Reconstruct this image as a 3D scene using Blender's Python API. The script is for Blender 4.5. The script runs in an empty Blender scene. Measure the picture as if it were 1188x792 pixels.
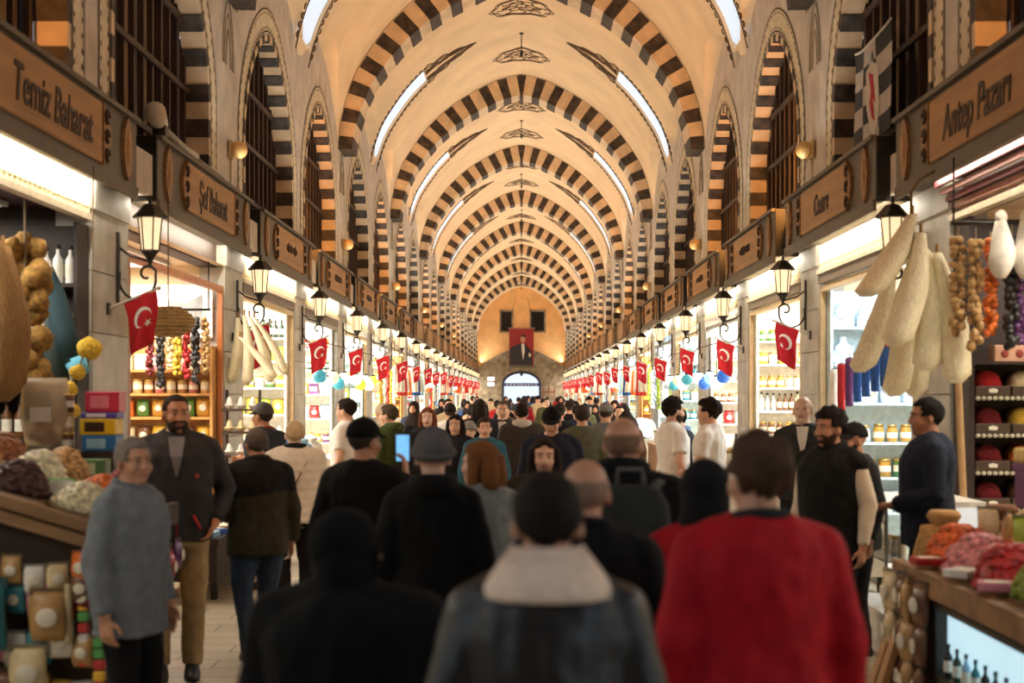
import bpy, math, random
from mathutils import Vector, Matrix, noise
import numpy as np
PI = math.pi
C = bpy.context.scene.collection
RND = random.Random(7)
def lerp(a, b, t): return a + (b - a) * t
def lin(c): return tuple((x / 255 / 12.92) if x / 255 <= .04045 else ((x / 255 + .055) / 1.055) ** 2.4 for x in c)
_MATS = {}
def M(name, rgb, rough=.65, metal=0, var=.12, scale=9, bump=0, emit=0, alpha=1, stretch=None, trans=0):
    """a procedural surface: base colour broken up by noise, optional bump"""
    if name in _MATS: return _MATS[name]
    m = bpy.data.materials.new(name); m.use_nodes = True
    nt = m.node_tree; b = nt.nodes['Principled BSDF']; c = lin(rgb)
    b.inputs['Roughness'].default_value = rough; b.inputs['Metallic'].default_value = metal
    if emit:
        b.inputs['Emission Color'].default_value = (*c, 1); b.inputs['Emission Strength'].default_value = emit
    if trans:
        b.inputs['Transmission Weight'].default_value = trans; b.inputs['IOR'].default_value = 1.1
    if alpha < 1: b.inputs['Alpha'].default_value = alpha
    if var or bump:
        tc = nt.nodes.new('ShaderNodeTexCoord'); n = nt.nodes.new('ShaderNodeTexNoise'); n.inputs['Scale'].default_value = scale; n.inputs['Detail'].default_value = 3
        src = tc.outputs['Object']
        if stretch:
            mp = nt.nodes.new('ShaderNodeMapping'); mp.inputs['Scale'].default_value = stretch; nt.links.new(src, mp.inputs['Vector']); src = mp.outputs['Vector']
        nt.links.new(src, n.inputs['Vector'])
        r = nt.nodes.new('ShaderNodeValToRGB'); e = r.color_ramp.elements
        e[0].position = .3; e[1].position = .7
        e[0].color = (*[max(0, x * (1 - 2 * var)) for x in c], 1); e[1].color = (*[min(1, x * (1 + 1.2 * var)) for x in c], 1)
        nt.links.new(n.outputs['Fac'], r.inputs['Fac']); nt.links.new(r.outputs['Color'], b.inputs['Base Color'])
        if bump:
            bp = nt.nodes.new('ShaderNodeBump'); bp.inputs['Strength'].default_value = bump; bp.inputs['Distance'].default_value = .02
            nt.links.new(n.outputs['Fac'], bp.inputs['Height']); nt.links.new(bp.outputs['Normal'], b.inputs['Normal'])
    else:
        b.inputs['Base Color'].default_value = (*c, 1)
    _MATS[name] = m
    return m
_HUES = {}
def HUE(rgb, rough=.55, metal=0, var=.08, scale=14):
    return M('tone_%02x%02x%02x_%d' % (*rgb, int(rough * 10 + metal * 100)), rgb, rough, metal, var, scale)

class MB:
    def __init__(s): s.v = []; s.f = []; s.m = []; s.s = []
    def add(s, vs, fs, m=0, sm=False):
        o = len(s.v); s.v += [tuple(p) for p in vs]; s.f += [tuple(i + o for i in f) for f in fs]; s.m += [m] * len(fs); s.s += [sm] * len(fs)
        return s
    def box(s, x0, x1, y0, y1, z0, z1, m=0, bev=0):
        if bev:
            b = bev
            def ring(z, i): return [(x0 + i, y0 + b, z), (x0 + b, y0 + i, z), (x1 - b, y0 + i, z), (x1 - i, y0 + b, z), (x1 - i, y1 - b, z), (x1 - b, y1 - i, z), (x0 + b, y1 - i, z), (x0 + i, y1 - b, z)]
            return s.loft([ring(z0, b), ring(z0 + b, 0), ring(z1 - b, 0), ring(z1, b)], m)
        v = [(x, y, z) for z in (z0, z1) for y in (y0, y1) for x in (x0, x1)]
        return s.add(v, [(0, 2, 3, 1), (4, 5, 7, 6), (0, 1, 5, 4), (2, 6, 7, 3), (0, 4, 6, 2), (1, 3, 7, 5)], m)
    def loft(s, rings, m=0, sm=False, caps=True, close=True):
        n = len(rings[0]); vs = [p for r in rings for p in r]; fs = []
        for i in range(len(rings) - 1):
            for j in range(n if close else n - 1):
                k = (j + 1) % n; fs.append((i * n + j, i * n + k, (i + 1) * n + k, (i + 1) * n + j))
        if caps: fs += [tuple(range(n - 1, -1, -1)), tuple((len(rings) - 1) * n + j for j in range(n))]
        return s.add(vs, fs, m, sm)
    def tube(s, pts, r, n=8, m=0, sm=True, caps=True, flat=1.0, up=None):
        pts = [Vector(p) for p in pts]; k = len(pts)
        rs = list(r) if isinstance(r, (list, tuple)) else [r] * k
        rings = []; ref = None
        for i in range(k):
            t = (pts[min(i + 1, k - 1)] - pts[max(i - 1, 0)])
            t = t.normalized() if t.length > 1e-9 else Vector((0, 0, 1))
            if ref is None: ref = Vector(up) if up else (Vector((1, 0, 0)) if abs(t.x) < .8 else Vector((0, 1, 0)))
            a = (ref - t * ref.dot(t)); a = a.normalized() if a.length > 1e-6 else t.orthogonal().normalized()
            b = t.cross(a); ref = a
            rings.append([pts[i] + (a * math.cos(q) + b * math.sin(q) * flat) * rs[i] for q in (2 * PI * j / n for j in range(n))])
        return s.loft(rings, m, sm, caps)
    def capsule(s, a, b, ra, rb, n=12, m=0, flat=1.0, up=None):
        a = Vector(a); b = Vector(b); d = (b - a); d = d.normalized() if d.length > 1e-9 else Vector((0, 0, 1))
        P = []; R = []
        for q in (85, 60, 30): P.append(a - d * ra * math.sin(math.radians(q))); R.append(ra * math.cos(math.radians(q)))
        P += [a, b]; R += [ra, rb]
        for q in (30, 60, 85): P.append(b + d * rb * math.sin(math.radians(q))); R.append(rb * math.cos(math.radians(q)))
        return s.tube(P, R, n, m, flat=flat, up=up)
    def lathe(s, prof, c=(0, 0, 0), n=16, m=0, sm=True, caps=True):
        return s.loft([[(c[0] + r * math.cos(2 * PI * j / n), c[1] + r * math.sin(2 * PI * j / n), c[2] + z) for j in range(n)] for r, z in prof], m, sm, caps)
    def ell(s, c, r, nu=16, nv=10, m=0, rot=None, sm=True):
        if not isinstance(r, (list, tuple)): r = (r, r, r)
        R = rot or Matrix.Identity(3); c = Vector(c); rings = []
        for i in range(1, nv):
            t = PI * i / nv
            rings.append([c + R @ Vector((r[0] * math.sin(t) * math.cos(2 * PI * j / nu), r[1] * math.sin(t) * math.sin(2 * PI * j / nu), -r[2] * math.cos(t))) for j in range(nu)])
        o = len(s.v); s.loft(rings, m, sm, False); n = len(s.v)
        s.v += [tuple(c + R @ Vector((0, 0, -r[2]))), tuple(c + R @ Vector((0, 0, r[2])))]
        for j in range(nu):
            k = (j + 1) % nu
            s.f += [(n, o + k, o + j), (n + 1, o + (nv - 2) * nu + j, o + (nv - 2) * nu + k)]; s.m += [m, m]; s.s += [sm, sm]
        return s
    def prism(s, poly, ax, a, b, m=0):
        def P(u, v, w): return (w, u, v) if ax == 'x' else (u, w, v) if ax == 'y' else (u, v, w)
        return s.loft([[P(u, v, a) for u, v in poly], [P(u, v, b) for u, v in poly]], m)
    def quad(s, a, b, c, d, m=0): return s.add([a, b, c, d], [(0, 1, 2, 3)], m)
    def xf(s, mat):
        s.v = [tuple(mat @ Vector(p)) for p in s.v]; return s
    def mesh(s, name, mats):
        me = bpy.data.meshes.new(name); me.from_pydata(s.v, [], s.f)
        for q in (mats if isinstance(mats, (list, tuple)) else [mats]): me.materials.append(q)
        me.polygons.foreach_set('material_index', s.m); me.polygons.foreach_set('use_smooth', s.s)
        me.update(); return me
    def build(s, name, mats, parent=None, loc=None, rz=0):
        return link(name, s.mesh(name, mats), parent, loc, rz)
def link(name, me, parent=None, loc=None, rz=0):
    o = bpy.data.objects.new(name, me); C.objects.link(o)
    if parent: o.parent = parent
    if loc: o.location = loc
    if rz: o.rotation_euler.z = rz
    return o
def tag(o, label, cat, group=None, kind=None):
    o['label'] = label; o['category'] = cat
    if group: o['group'] = group
    if kind: o['kind'] = kind
    return o
def struct(o, label=None):
    o['kind'] = 'structure'
    if label: o['label'] = label
    return o
def thing(name, label, cat, loc=(0, 0, 0), rz=0, group=None):
    o = bpy.data.objects.new(name, None); o.empty_display_size = .1; C.objects.link(o); o.location = loc; o.rotation_euler.z = rz
    return tag(o, label, cat, group)
def kids(o): return [c for c in bpy.data.objects if c.parent == o]
_KID = {}
def copy_tree(o, loc, rz=0, label=None, group=None, scale=None, parent=None, remat=None):
    c = o.copy(); C.objects.link(c)
    if parent: c.parent = parent
    else:
        c.location = loc; c.rotation_euler = (0, 0, rz)
        if scale: c.scale = scale if isinstance(scale, tuple) else (scale,) * 3
        if label: c['label'] = label
        if group: c['group'] = group
        elif 'group' in c: del c['group']
    if remat and c.data:
        for i, sl in enumerate(c.material_slots):
            nm = sl.material.name if sl.material else None
            if nm in remat: sl.link = 'OBJECT'; sl.material = remat[nm]
    if o.name not in _KID: _KID[o.name] = kids(o)
    for k in _KID[o.name]: copy_tree(k, None, parent=c, remat=remat)
    return c
def light(name, kind, loc, energy, col, size=None, rot=None, sy=None, spot=None):
    l = bpy.data.lights.new(name, kind); l.energy = energy; l.color = col
    if kind == 'AREA':
        l.size = size or .5
        if sy: l.shape = 'RECTANGLE'; l.size_y = sy
    elif size: l.shadow_soft_size = size
    if spot: l.spot_size = spot[0]; l.spot_blend = spot[1]
    o = bpy.data.objects.new(name, l); C.objects.link(o); o.location = loc
    if rot: o.rotation_euler = rot
    return o
def text_mesh(name, txt, size, mat, parent, loc, rot, extrude=.006, shear=.0, sx=1.0):
    cu = bpy.data.curves.new(name, 'FONT'); cu.body = txt; cu.size = size; cu.extrude = extrude; cu.shear = shear; cu.align_x = 'CENTER'; cu.align_y = 'CENTER'; cu.offset = size * .012
    t = bpy.data.objects.new(name, cu); C.objects.link(t)
    me = bpy.data.meshes.new_from_object(t.evaluated_get(bpy.context.evaluated_depsgraph_get()))
    bpy.data.objects.remove(t)
    me.materials.clear(); me.materials.append(mat)
    o = link(name, me, parent); o.location = loc; o.rotation_euler = rot; o.scale = (sx, 1, 1)
    return o
# ---------------------------------------------------------------- dimensions (metres; the camera stands at y = 0 and looks along +y)
WW = 3.33                     # half width of the hall above the shop fronts
SP = 3.45                     # shop-front plane
A0, BAY, RT = 15.7, 10.2, .8  # first transverse arch, arch pitch, arch thickness
ARCH = [A0 + BAY * k for k in range(-2, 9)]
YEND = ARCH[-1] + RT + 9.4
S2, PITCH = 12.85, 5.1
def sy(n): return S2 + PITCH * (n - 2)
PR = [(3.33, 6.3), (3.315, 6.6), (3.22, 7.1), (3.04, 7.63), (2.79, 8.05), (2.46, 8.5), (2.07, 8.9), (1.63, 9.25), (1.2, 9.51), (.72, 9.76), (.35, 9.88), (0, 9.95)]
def _fine():
    pts = []; P = [(PR[0][0], 2 * PR[0][1] - PR[1][1])] + PR + [(-PR[-2][0], PR[-2][1])]
    for i in range(1, len(P) - 2):
        for k in range(8):
            t = k / 8; a, b, c, d = P[i - 1], P[i], P[i + 1], P[i + 2]
            pts.append(tuple(.5 * ((2 * b[q]) + (-a[q] + c[q]) * t + (2 * a[q] - 5 * b[q] + 4 * c[q] - d[q]) * t * t + (-a[q] + 3 * b[q] - 3 * c[q] + d[q]) * t ** 3) for q in (0, 1)))
    pts.append(PR[-1]); return pts
PF = _fine()
_L = [0.0]
for _i in range(1, len(PF)): _L.append(_L[-1] + math.dist(PF[_i], PF[_i - 1]))
PLEN = _L[-1]; _pz = [p[1] for p in PF]; _px = [p[0] for p in PF]
def bar(s):                   # s in metres along the half vault, wall to crown -> (x, z)
    return float(np.interp(s, _L, _px)), float(np.interp(s, _L, _pz))
def s_of_z(z): return float(np.interp(z, _pz, _L))
def nrm(s):                   # inward normal (towards the hall) on the positive side
    a = bar(max(s - .05, 0)); b = bar(min(s + .05, PLEN)); d = Vector((b[0] - a[0], b[1] - a[1])).normalized()
    if s > PLEN - .06: return Vector((0, -1))
    n = Vector((d.y, -d.x)); return -n if n.x > 0 else n
HB = (BAY - RT) / 2
ZP, ZM = 6.35, 6.9            # springing of the side vaults at the arches and between the windows
def zl(v, first):             # height of the side vault above the wall; v in 0..1 across half a bay
    t = abs(2 * v - 1); f = .8 * (1 - t ** 2.3) + .2 * (1 - t)
    base = lerp(ZP, ZM, v if first else 1 - v)
    return base + (7.62 - lerp(ZP, ZM, .5)) * f
PLASTER = M('cream_vault_plaster', (232, 203, 165), .85, var=.05, scale=1.2)
WALLM = M('pale_lime_plaster_wall', (198, 185, 173), .9, var=.10, scale=3, bump=.15)
STONE_D = M('dark_veined_stone', (64, 52, 44), .6, var=.42, scale=7)
STONE_L = M('pale_veined_stone', (214, 188, 155), .7, var=.10, scale=4)
PAINT = M('brown_painted_ornament', (96, 74, 52), .8, var=.2, scale=30)
EDGE = M('grey_painted_edging', (150, 132, 108), .8, var=.1)
SKYP = M('bluish_daylight_pane', (196, 216, 238), .4, var=.03, scale=1.5, emit=.8)
WOOD_D = M('dark_brown_window_wood', (62, 40, 26), .6, var=.25, scale=20, stretch=(1, 1, .1))
WOOD_S = M('ochre_window_slat', (150, 118, 66), .6, var=.2, scale=20, stretch=(1, 1, .1))
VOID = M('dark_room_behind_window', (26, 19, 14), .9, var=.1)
BORD = M('cream_painted_border', (214, 198, 170), .9, var=.08, scale=6)
FASC = M('taupe_sign_board', (98, 86, 72), .55, var=.06, scale=4)
FASC_D = M('black_sign_box_end', (26, 22, 17), .5, var=.1)
PANEL = M('tan_wood_name_panel', (168, 122, 70), .5, var=.14, scale=6, stretch=(1, .15, 1.5))
GILT = M('antique_gilt_carving', (150, 108, 62), .5, var=.25, scale=30)
INK = M('dark_brown_lettering', (62, 40, 22), .6, var=.05)
PILL = M('grey_marble_pilaster', (188, 183, 172), .5, var=.14, scale=3, bump=.05)
# ---------------------------------------------------------------- vault
def build_vault():
    mb = MB(); panes = []
    SA, SB = s_of_z(7.08), s_of_z(8.86)
    for k, a in enumerate(ARCH):
        y0 = a + RT; ym = y0 + HB
        ys = sorted(set([y0 + HB * i / 22 for i in range(45)] + [ym - .56, ym + .56]))
        for sd in (-1, 1):
            rows = []
            for y in ys:
                first = y <= ym; v = (y - y0) / HB if first else (y - ym) / HB
                z = zl(v, first); sl = s_of_z(z); xb = bar(sl)[0]
                r = [(sd * lerp(WW, xb, q / 2), y, z) for q in range(2)]
                sa, sb = max(SA, sl + .02), SB
                for q in range(3): r.append(lerp(sl, sa, q / 3))
                for q in range(12): r.append(lerp(sa, sb, q / 12))
                for q in range(13): r.append(lerp(sb, PLEN, q / 12))
                rows.append([p if isinstance(p, tuple) else (sd * bar(p)[0], y, bar(p)[1]) for p in r])
            n = len(rows[0])
            for i in range(len(rows) - 1):
                inhole = abs((ys[i] + ys[i + 1]) / 2 - ym) < .56
                for j in range(n - 1):
                    if inhole and 5 <= j < 17: continue
                    q = (rows[i][j], rows[i][j + 1], rows[i + 1][j + 1], rows[i + 1][j])
                    mb.add(q, [(0, 1, 2, 3)], 0, j > 2)
            # the reveal of the light slot and its pane
            pb = MB(); ss = [lerp(SA, SB, q / 12) for q in range(13)]
            def pt(s, y, o): x, z = bar(s); nn = nrm(s); return (sd * (x - nn.x * o), y, z - nn.y * o)
            for i in range(12):
                for y in (ym - .56, ym + .56):
                    mb.quad(pt(ss[i], y, 0), pt(ss[i + 1], y, 0), pt(ss[i + 1], y, .07), pt(ss[i], y, .07))
                pb.quad(pt(ss[i], ym - .58, .05), pt(ss[i + 1], ym - .58, .05), pt(ss[i + 1], ym + .58, .05), pt(ss[i], ym + .58, .05))
            for s in (SA, SB): mb.quad(pt(s, ym - .56, 0), pt(s, ym + .56, 0), pt(s, ym + .56, .07), pt(s, ym - .56, .07))
            panes.append((pb, sd, k))
        # barrel strip above the arch itself
        N = 30; ss = [PLEN * i / N for i in range(N + 1)]
        for sd in (-1, 1):
            for i in range(N):
                p, q = bar(ss[i]), bar(ss[i + 1])
                mb.add([(sd * p[0], a, p[1]), (sd * q[0], a, q[1]), (sd * q[0], y0, q[1]), (sd * p[0], y0, p[1])], [(0, 1, 2, 3)], 0, True)
    o = struct(mb.build('ceiling', [PLASTER]), 'cream plastered barrel vault')
    w = 1
    for pb, sd, k in panes:
        struct(pb.build('window_%d' % (100 + w), [SKYP]), 'daylit slot in the vault'); w += 1
build_vault()
def bp(u):
    x, z = bar(PLEN * (1 - abs(u))); n = nrm(PLEN * (1 - abs(u))); sg = 1 if u >= 0 else -1
    return Vector((sg * x, z)), Vector((sg * n.x, n.y))
def build_ring(k, a):
    mb = MB(); N = 41; e = .0
    for j in range(N):
        u0, u1 = -1 + 2 * j / N, -1 + 2 * (j + 1) / N; key = .05 if j == N // 2 else 0
        dark = j % 2 == 0; ge = .05 / N if dark else -.05 / N
        us = [lerp(u0 + ge, u1 - ge, q / 3) for q in range(4)]; m = 0 if dark else 1; pr = .012 if dark else 0
        out = []; inn = []
        for u in us:
            p, n = bp(max(-1, min(1, u))); th = .5 - .27 * abs(u) ** 1.6 + key
            out.append(p - n * .02); inn.append(p + n * (th + pr))
        f = lambda p, y: (p.x, y, p.y)
        y0, y1 = a - pr, a + RT + pr
        prof = inn + out[::-1]
        mb.loft([[f(p, y0) for p in prof], [f(p, y1) for p in prof]], m)
    # thin painted edge lines that follow the arch on the vault on both sides
    for y in (a - .1, a + RT + .1):
        pts = []
        for i in range(61):
            p, n = bp(-1 + 2 * i / 60); pts.append((p.x + n.x * .004, y, p.y + n.y * .004))
        mb.tube(pts, .012, 4, 2, False)
    struct(mb.build('trim_%d' % (k + 1), [STONE_D, STONE_L, EDGE]), 'transverse arch of alternating dark and pale stones')
for k, a in enumerate(ARCH): build_ring(k, a)
# painted ornaments on the vault: scrolls above each light slot, a pair of rosettes and a hook rod at the crown
def vpt(sd, s, y, o=.006):
    x, z = bar(max(0, min(PLEN, s))); n = nrm(s); return (sd * (x + n.x * o), y, z + n.y * o)
def build_ornament(k, a):
    mb = MB(); ym = a + RT + HB; SA, SB = s_of_z(7.0), s_of_z(8.86)
    fine = k < 6; nn = 5 if fine else 3
    for sd in (-1, 1):
        for e in (-1, 1):
            for i in range(16 if fine else 8):     # dashes beside the slot
                L = 16 if fine else 8; s0 = lerp(SA, SB, i / L); s1 = lerp(SA, SB, (i + .62) / L); w = .70 + (.03 if i % 2 else 0)
                mb.tube([vpt(sd, s0, ym + e * w), vpt(sd, (s0 + s1) / 2, ym + e * (w + .05)), vpt(sd, s1, ym + e * w)], .016, 4, 0, False)
            mb.tube([vpt(sd, lerp(SA - .15, SB, i / 12), ym + e * .62) for i in range(13)], .011, 4, 0, False)
            S1 = SB + 1.35                      # arabesque that narrows to a point
            for r in range(nn):
                w0 = .62 * (1 - r / nn) + .06
                mb.tube([vpt(sd, lerp(SB, S1, i / 10), ym + e * w0 * (1 - (i / 10) ** 1.5) * (1 + .18 * math.sin(i * 2.1 + r))) for i in range(11)], .015, 4, 0, False)
            for r in range(5 if fine else 2):
                sc = SB + .12 + r * .24; w = .42 * (1 - r / 6); rr = .13 * (1 - r / 8)
                mb.tube([vpt(sd, sc + rr * (1 - q / 14) * math.cos(q * .75), ym + e * w * .7 + rr * (1 - q / 14) * math.sin(q * .75)) for q in range(12)], .014, 4, 0, False)
        # pointed motif under the springing of the arch
        for r, h in ((.30, .75), (.22, .6), (.12, .42)):
            zb = 5.55
            pts = [(sd * (WW - .012), a + RT / 2 + r * math.sin(PI * q / 12 - PI / 2), zb + h * (1 - abs(q / 6 - 1) ** 1.6)) for q in range(13)]
            mb.tube(pts, .007, 4, 1, False)
    for e in (-1, 1):
        yc = ym + .35 + e * 2.1
        for rx, ry in ((.64, .62), (.58, .55), (.34, .3), (.12, .12)):
            pts = []
            for q in range(37):
                t = 2 * PI * q / 36; rr = 1 + (.07 * math.cos(8 * t) if rx > .5 else .2 * math.cos(6 * t))
                x = rx * rr * math.cos(t); s = PLEN - abs(x); z = bar(s)[1]
                pts.append((x, yc + ry * rr * math.sin(t), z - .006))
            mb.tube(pts, .015, 4, 0, False)
        for q in range(8):
            t = 2 * PI * q / 8; P = []
            for i in range(7):
                w = .12 + .4 * i / 6; x = w * math.cos(t + .25 * math.sin(i)); P.append((x, yc + w * math.sin(t + .25 * math.sin(i)), bar(PLEN - abs(x))[1] - .006))
            mb.tube(P, .013, 4, 0, False)
    struct(mb.build('trim_%d' % (20 + k), [PAINT, EDGE]), 'brown painted scrollwork on the vault')
    yc = ym + .5
    if a > 15:
        h = thing('ceiling_hook_rod', 'thin dark hook rod hanging from the vault crown', 'hook rod', (0, yc, 9.94))
        h['label'] = 'dark hook rod hanging from the vault between stone arches %s' % ['', '', 'one and two', 'two and three', 'three and four', 'four and five', 'five and six', 'six and seven', 'seven and eight', 'eight and nine', 'nine and ten'][k]
        r = MB(); r.tube([(0, 0, .02), (0, 0, -.42)], .012, 6); r.build('rod', [FASC_D], h)
        r = MB(); r.lathe([(.01, -.40), (.035, -.43), (.04, -.47), (.012, -.53)], n=10); r.build('weight', [FASC_D], h)
        r = MB(); r.lathe([(.05, .02), (.05, -.015), (.01, -.03)], n=10); r.build('ceiling_plate', [FASC_D], h)
for k, a in enumerate(ARCH[1:], 1): build_ornament(k, a)
# ---------------------------------------------------------------- upper walls and windows
OW, ZS, ZA = 3.6, 5.0, 6.55    # window opening width, springing, apex
def zo(t):                     # opening height; t in -1..1 across the opening
    t = abs(t); return ZS + (ZA - ZS) * (1 - t ** 1.75) ** .62
ZB = 3.64
LIT = {-1: [0, 3, 5, 6, 8, 9, 12, 13], 1: [0, 2, 3, 7, 10, 11, 14]}
def build_wall(sd):
    mb = MB(); x = sd * WW
    def col(y0, y1, za0, za1, zb0, zb1):
        if max(zb0 - za0, zb1 - za1) > 1e-4: mb.quad((x, y0, za0), (x, y1, za1), (x, y1, zb1), (x, y0, zb0))
    for a in ARCH:
        col(a, a + RT, ZB, ZB, ZP, ZP)
        for h in (0, 1):
            y0 = a + RT + h * HB; yc = y0 + HB / 2; o0, o1 = yc - OW / 2, yc + OW / 2
            ys = sorted(set([y0 + HB * i / 20 for i in range(21)] + [o0 + OW * (1 - math.cos(PI * i / 36)) / 2 for i in range(37)]))
            top = lambda y: zl((y - y0) / HB, h == 0)
            for i in range(len(ys) - 1):
                p, q = ys[i], ys[i + 1]; mid = (p + q) / 2
                if o0 < mid < o1:
                    t0, t1 = (p - yc) / (OW / 2), (q - yc) / (OW / 2)
                    col(p, q, zo(max(-1, t0)), zo(min(1, t1)), top(p), top(q)); col(p, q, ZB, ZB, 4.0, 4.0)
                else: col(p, q, ZB, ZB, top(p), top(q))
    mb.quad((x, ARCH[0], ZB), (x, YEND, ZB), (sd * (WW + 1), YEND, ZB), (sd * (WW + 1), ARCH[0], ZB))
    struct(mb.build('wall_left' if sd < 0 else 'wall_right', [WALLM]), 'pale plastered wall above the shop fronts')
build_wall(-1); build_wall(1)
def build_window(sd, idx, yc, name):
    far = yc > 62
    root = bpy.data.objects.new(name, None); C.objects.link(root); root.location = (sd * WW, yc, 4.0); struct(root, 'arched clerestory window with a striped stone surround')
    D = .24
    path = [(-1, z) for z in np.arange(4.0, ZS, .25)] + [(-math.cos(PI * i / 24), None) for i in range(25)] + [(1, z) for z in np.arange(4.0, ZS, .25)[::-1]]
    pts = [(t * OW / 2, (zo(t) if z is None else z) - 4.0) for t, z in path]
    # even blocks along the path
    L = [0.0]
    for i in range(1, len(pts)): L.append(L[-1] + math.dist(pts[i], pts[i - 1]))
    def at(l): return (float(np.interp(l, L, [p[0] for p in pts])), float(np.interp(l, L, [p[1] for p in pts])))
    nb = 37; mb = MB()
    for b in range(nb):
        ls = [lerp(L[-1] * b / nb, L[-1] * (b + 1) / nb, q / 2) for q in range(3)]; m = (b + 1) % 2
        P = [at(l) for l in ls]; e = .015 if m == 0 else 0
        cen = (0, .6)
        Q = []
        for p in P:
            d = Vector((cen[0] - p[0], max(0, cen[1] - p[1]) if p[1] < .9 else cen[1] - p[1])); d = d.normalized() if d.length else Vector((0, 1)); Q.append((p[0] + d.x * (.05 + e), p[1] + d.y * (.05 + e)))
        R = [(p[0] - (q[0] - p[0]) * .6, p[1] - (q[1] - p[1]) * .6) for p, q in zip(P, Q)]
        prof = Q + R[::-1]
        mb.loft([[(-sd * .012, u, v) for u, v in prof], [(sd * D, u, v) for u, v in prof]], m)
    mb.build('surround', [STONE_D, STONE_L], root)
    mb = MB()                      # painted border: cream band edged with brown dashes
    def off(l, o):
        p = at(l); q = at(min(L[-1], l + .03)); r = at(max(0, l - .03)); d = Vector((q[0] - r[0], q[1] - r[1])).normalized(); return (-sd * .004, p[0] - d.y * o, p[1] + d.x * o)
    n = 60 if not far else 24
    ls = [L[-1] * i / n for i in range(n + 1)]
    for i in range(n):
        mb.quad(off(ls[i], .07), off(ls[i + 1], .07), off(ls[i + 1], .36), off(ls[i], .36), 0)
    def up(p): return (-sd * .008, p[1], p[2])
    if not far:
        for i in range(n):
            for o, w in ((.12, .022), (.31, .022)):
                a_, b_ = ls[i], lerp(ls[i], ls[i + 1], .55)
                mb.add([up(off(a_, o)), up(off((a_ + b_) / 2, o + w)), up(off(b_, o)), up(off((a_ + b_) / 2, o - w))], [(0, 1, 2, 3)], 1)
        for o in (.075, .36):
            for i in range(n): mb.quad(up(off(ls[i], o - .012)), up(off(ls[i + 1], o - .012)), up(off(ls[i + 1], o + .012)), up(off(ls[i], o + .012)), 1)
    mb.build('border', [BORD, PAINT], root)
    mb = MB(); rr = .028
    nv = 11
    for i in range(nv):
        t = -1 + 2 * (i + .5) / nv
        mb.box(sd * D - rr, sd * D + rr, t * OW / 2 - rr, t * OW / 2 + rr, 0, zo(t) - 4.0 + .1)
    for z in (.35, 1.05, 1.75):
        w = OW / 2 if z < 1 else OW / 2 * (1 if z < 1.2 else .8)
        mb.box(sd * (D - .05), sd * (D - .015), -w, w, z - .03, z + .03) if sd > 0 else mb.box(-(D - .015), -(D - .05), -w, w, z - .03, z + .03)
    mb.build('lattice', [WOOD_D], root)
    mb = MB(); nsl = 22
    for i in range(nsl):
        ya, yb = -OW / 2 - .4 + (OW + .8) * i / nsl, -OW / 2 - .4 + (OW + .8) * (i + 1) / nsl
        dx = .12 + .05 * (i % 2); m = 1 if i % 4 == 2 else 0
        xa, xb = sorted((sd * (D + dx), sd * (D + dx + .05)))
        mb.box(xa, xb, ya, yb, -.3, 2.9, m)
    mb.build('shutter', [WOOD_D, WOOD_S], root)
    if idx in LIT[sd]:
        light('window_lamp', 'AREA', (sd * (WW + .12), yc - OW / 2 + .12, 5.0), 130, (1, .40, .09), .12, (PI / 2, 0, 0), sy=1.9)
w = 1
for sd in (-1, 1):
    for k, a in enumerate(ARCH[1:], 1):
        for h in (0, 1):
            idx = (k - 1) * 2 + h
            build_window(sd, idx, a + RT + HB * (h + .5), 'window_%d' % w); w += 1
# ---------------------------------------------------------------- floor, end walls, shop shells, signs
def floor_mat():
    m = bpy.data.materials.new('worn_cream_floor_tiles'); m.use_nodes = True; nt = m.node_tree; b = nt.nodes['Principled BSDF']
    tc = nt.nodes.new('ShaderNodeTexCoord'); br = nt.nodes.new('ShaderNodeTexBrick'); br.inputs['Scale'].default_value = 1
    for k, v in (('Brick Width', .6), ('Row Height', .3), ('Mortar Size', .008)): br.inputs[k].default_value = v
    br.inputs['Color1'].default_value = (*lin((196, 180, 150)), 1); br.inputs['Color2'].default_value = (*lin((176, 158, 128)), 1); br.inputs['Mortar'].default_value = (*lin((92, 78, 62)), 1)
    nt.links.new(tc.outputs['Object'], br.inputs['Vector']); n = nt.nodes.new('ShaderNodeTexNoise'); n.inputs['Scale'].default_value = 2.5
    nt.links.new(tc.outputs['Object'], n.inputs['Vector'])
    mx = nt.nodes.new('ShaderNodeMixRGB'); mx.blend_type = 'MULTIPLY'; mx.inputs['Fac'].default_value = .5
    nt.links.new(br.outputs['Color'], mx.inputs['Color1']); nt.links.new(n.outputs['Fac'], mx.inputs['Color2']); nt.links.new(mx.outputs['Color'], b.inputs['Base Color'])
    b.inputs['Roughness'].default_value = .35; return m
MB().box(-7, 7, ARCH[0] - 2, YEND + 14, -.2, 0).build('floor', [floor_mat()])['kind'] = 'structure'
INT_W = M('white_shop_interior', (236, 230, 216), .6, var=.05, scale=3)
INT_C = M('cream_shop_interior', (226, 204, 170), .6, var=.08, scale=3)
INT_D = M('dark_wood_shop_interior', (48, 34, 26), .6, var=.2, scale=6)
INT_B = M('cool_white_shop_interior', (214, 228, 236), .5, var=.05, scale=3)
ORANGE = M('orange_plaster', (238, 186, 126), .9, var=.07, scale=1.5)  # orange is the end wall plaster's own colour
ENDSTONE = M('grey_ashlar_end_wall', (150, 136, 116), .9, var=.22, scale=3, bump=.2)
SHX = 5.7; SHZ = 3.34
SHOPS = list(range(0, 21))
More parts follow.
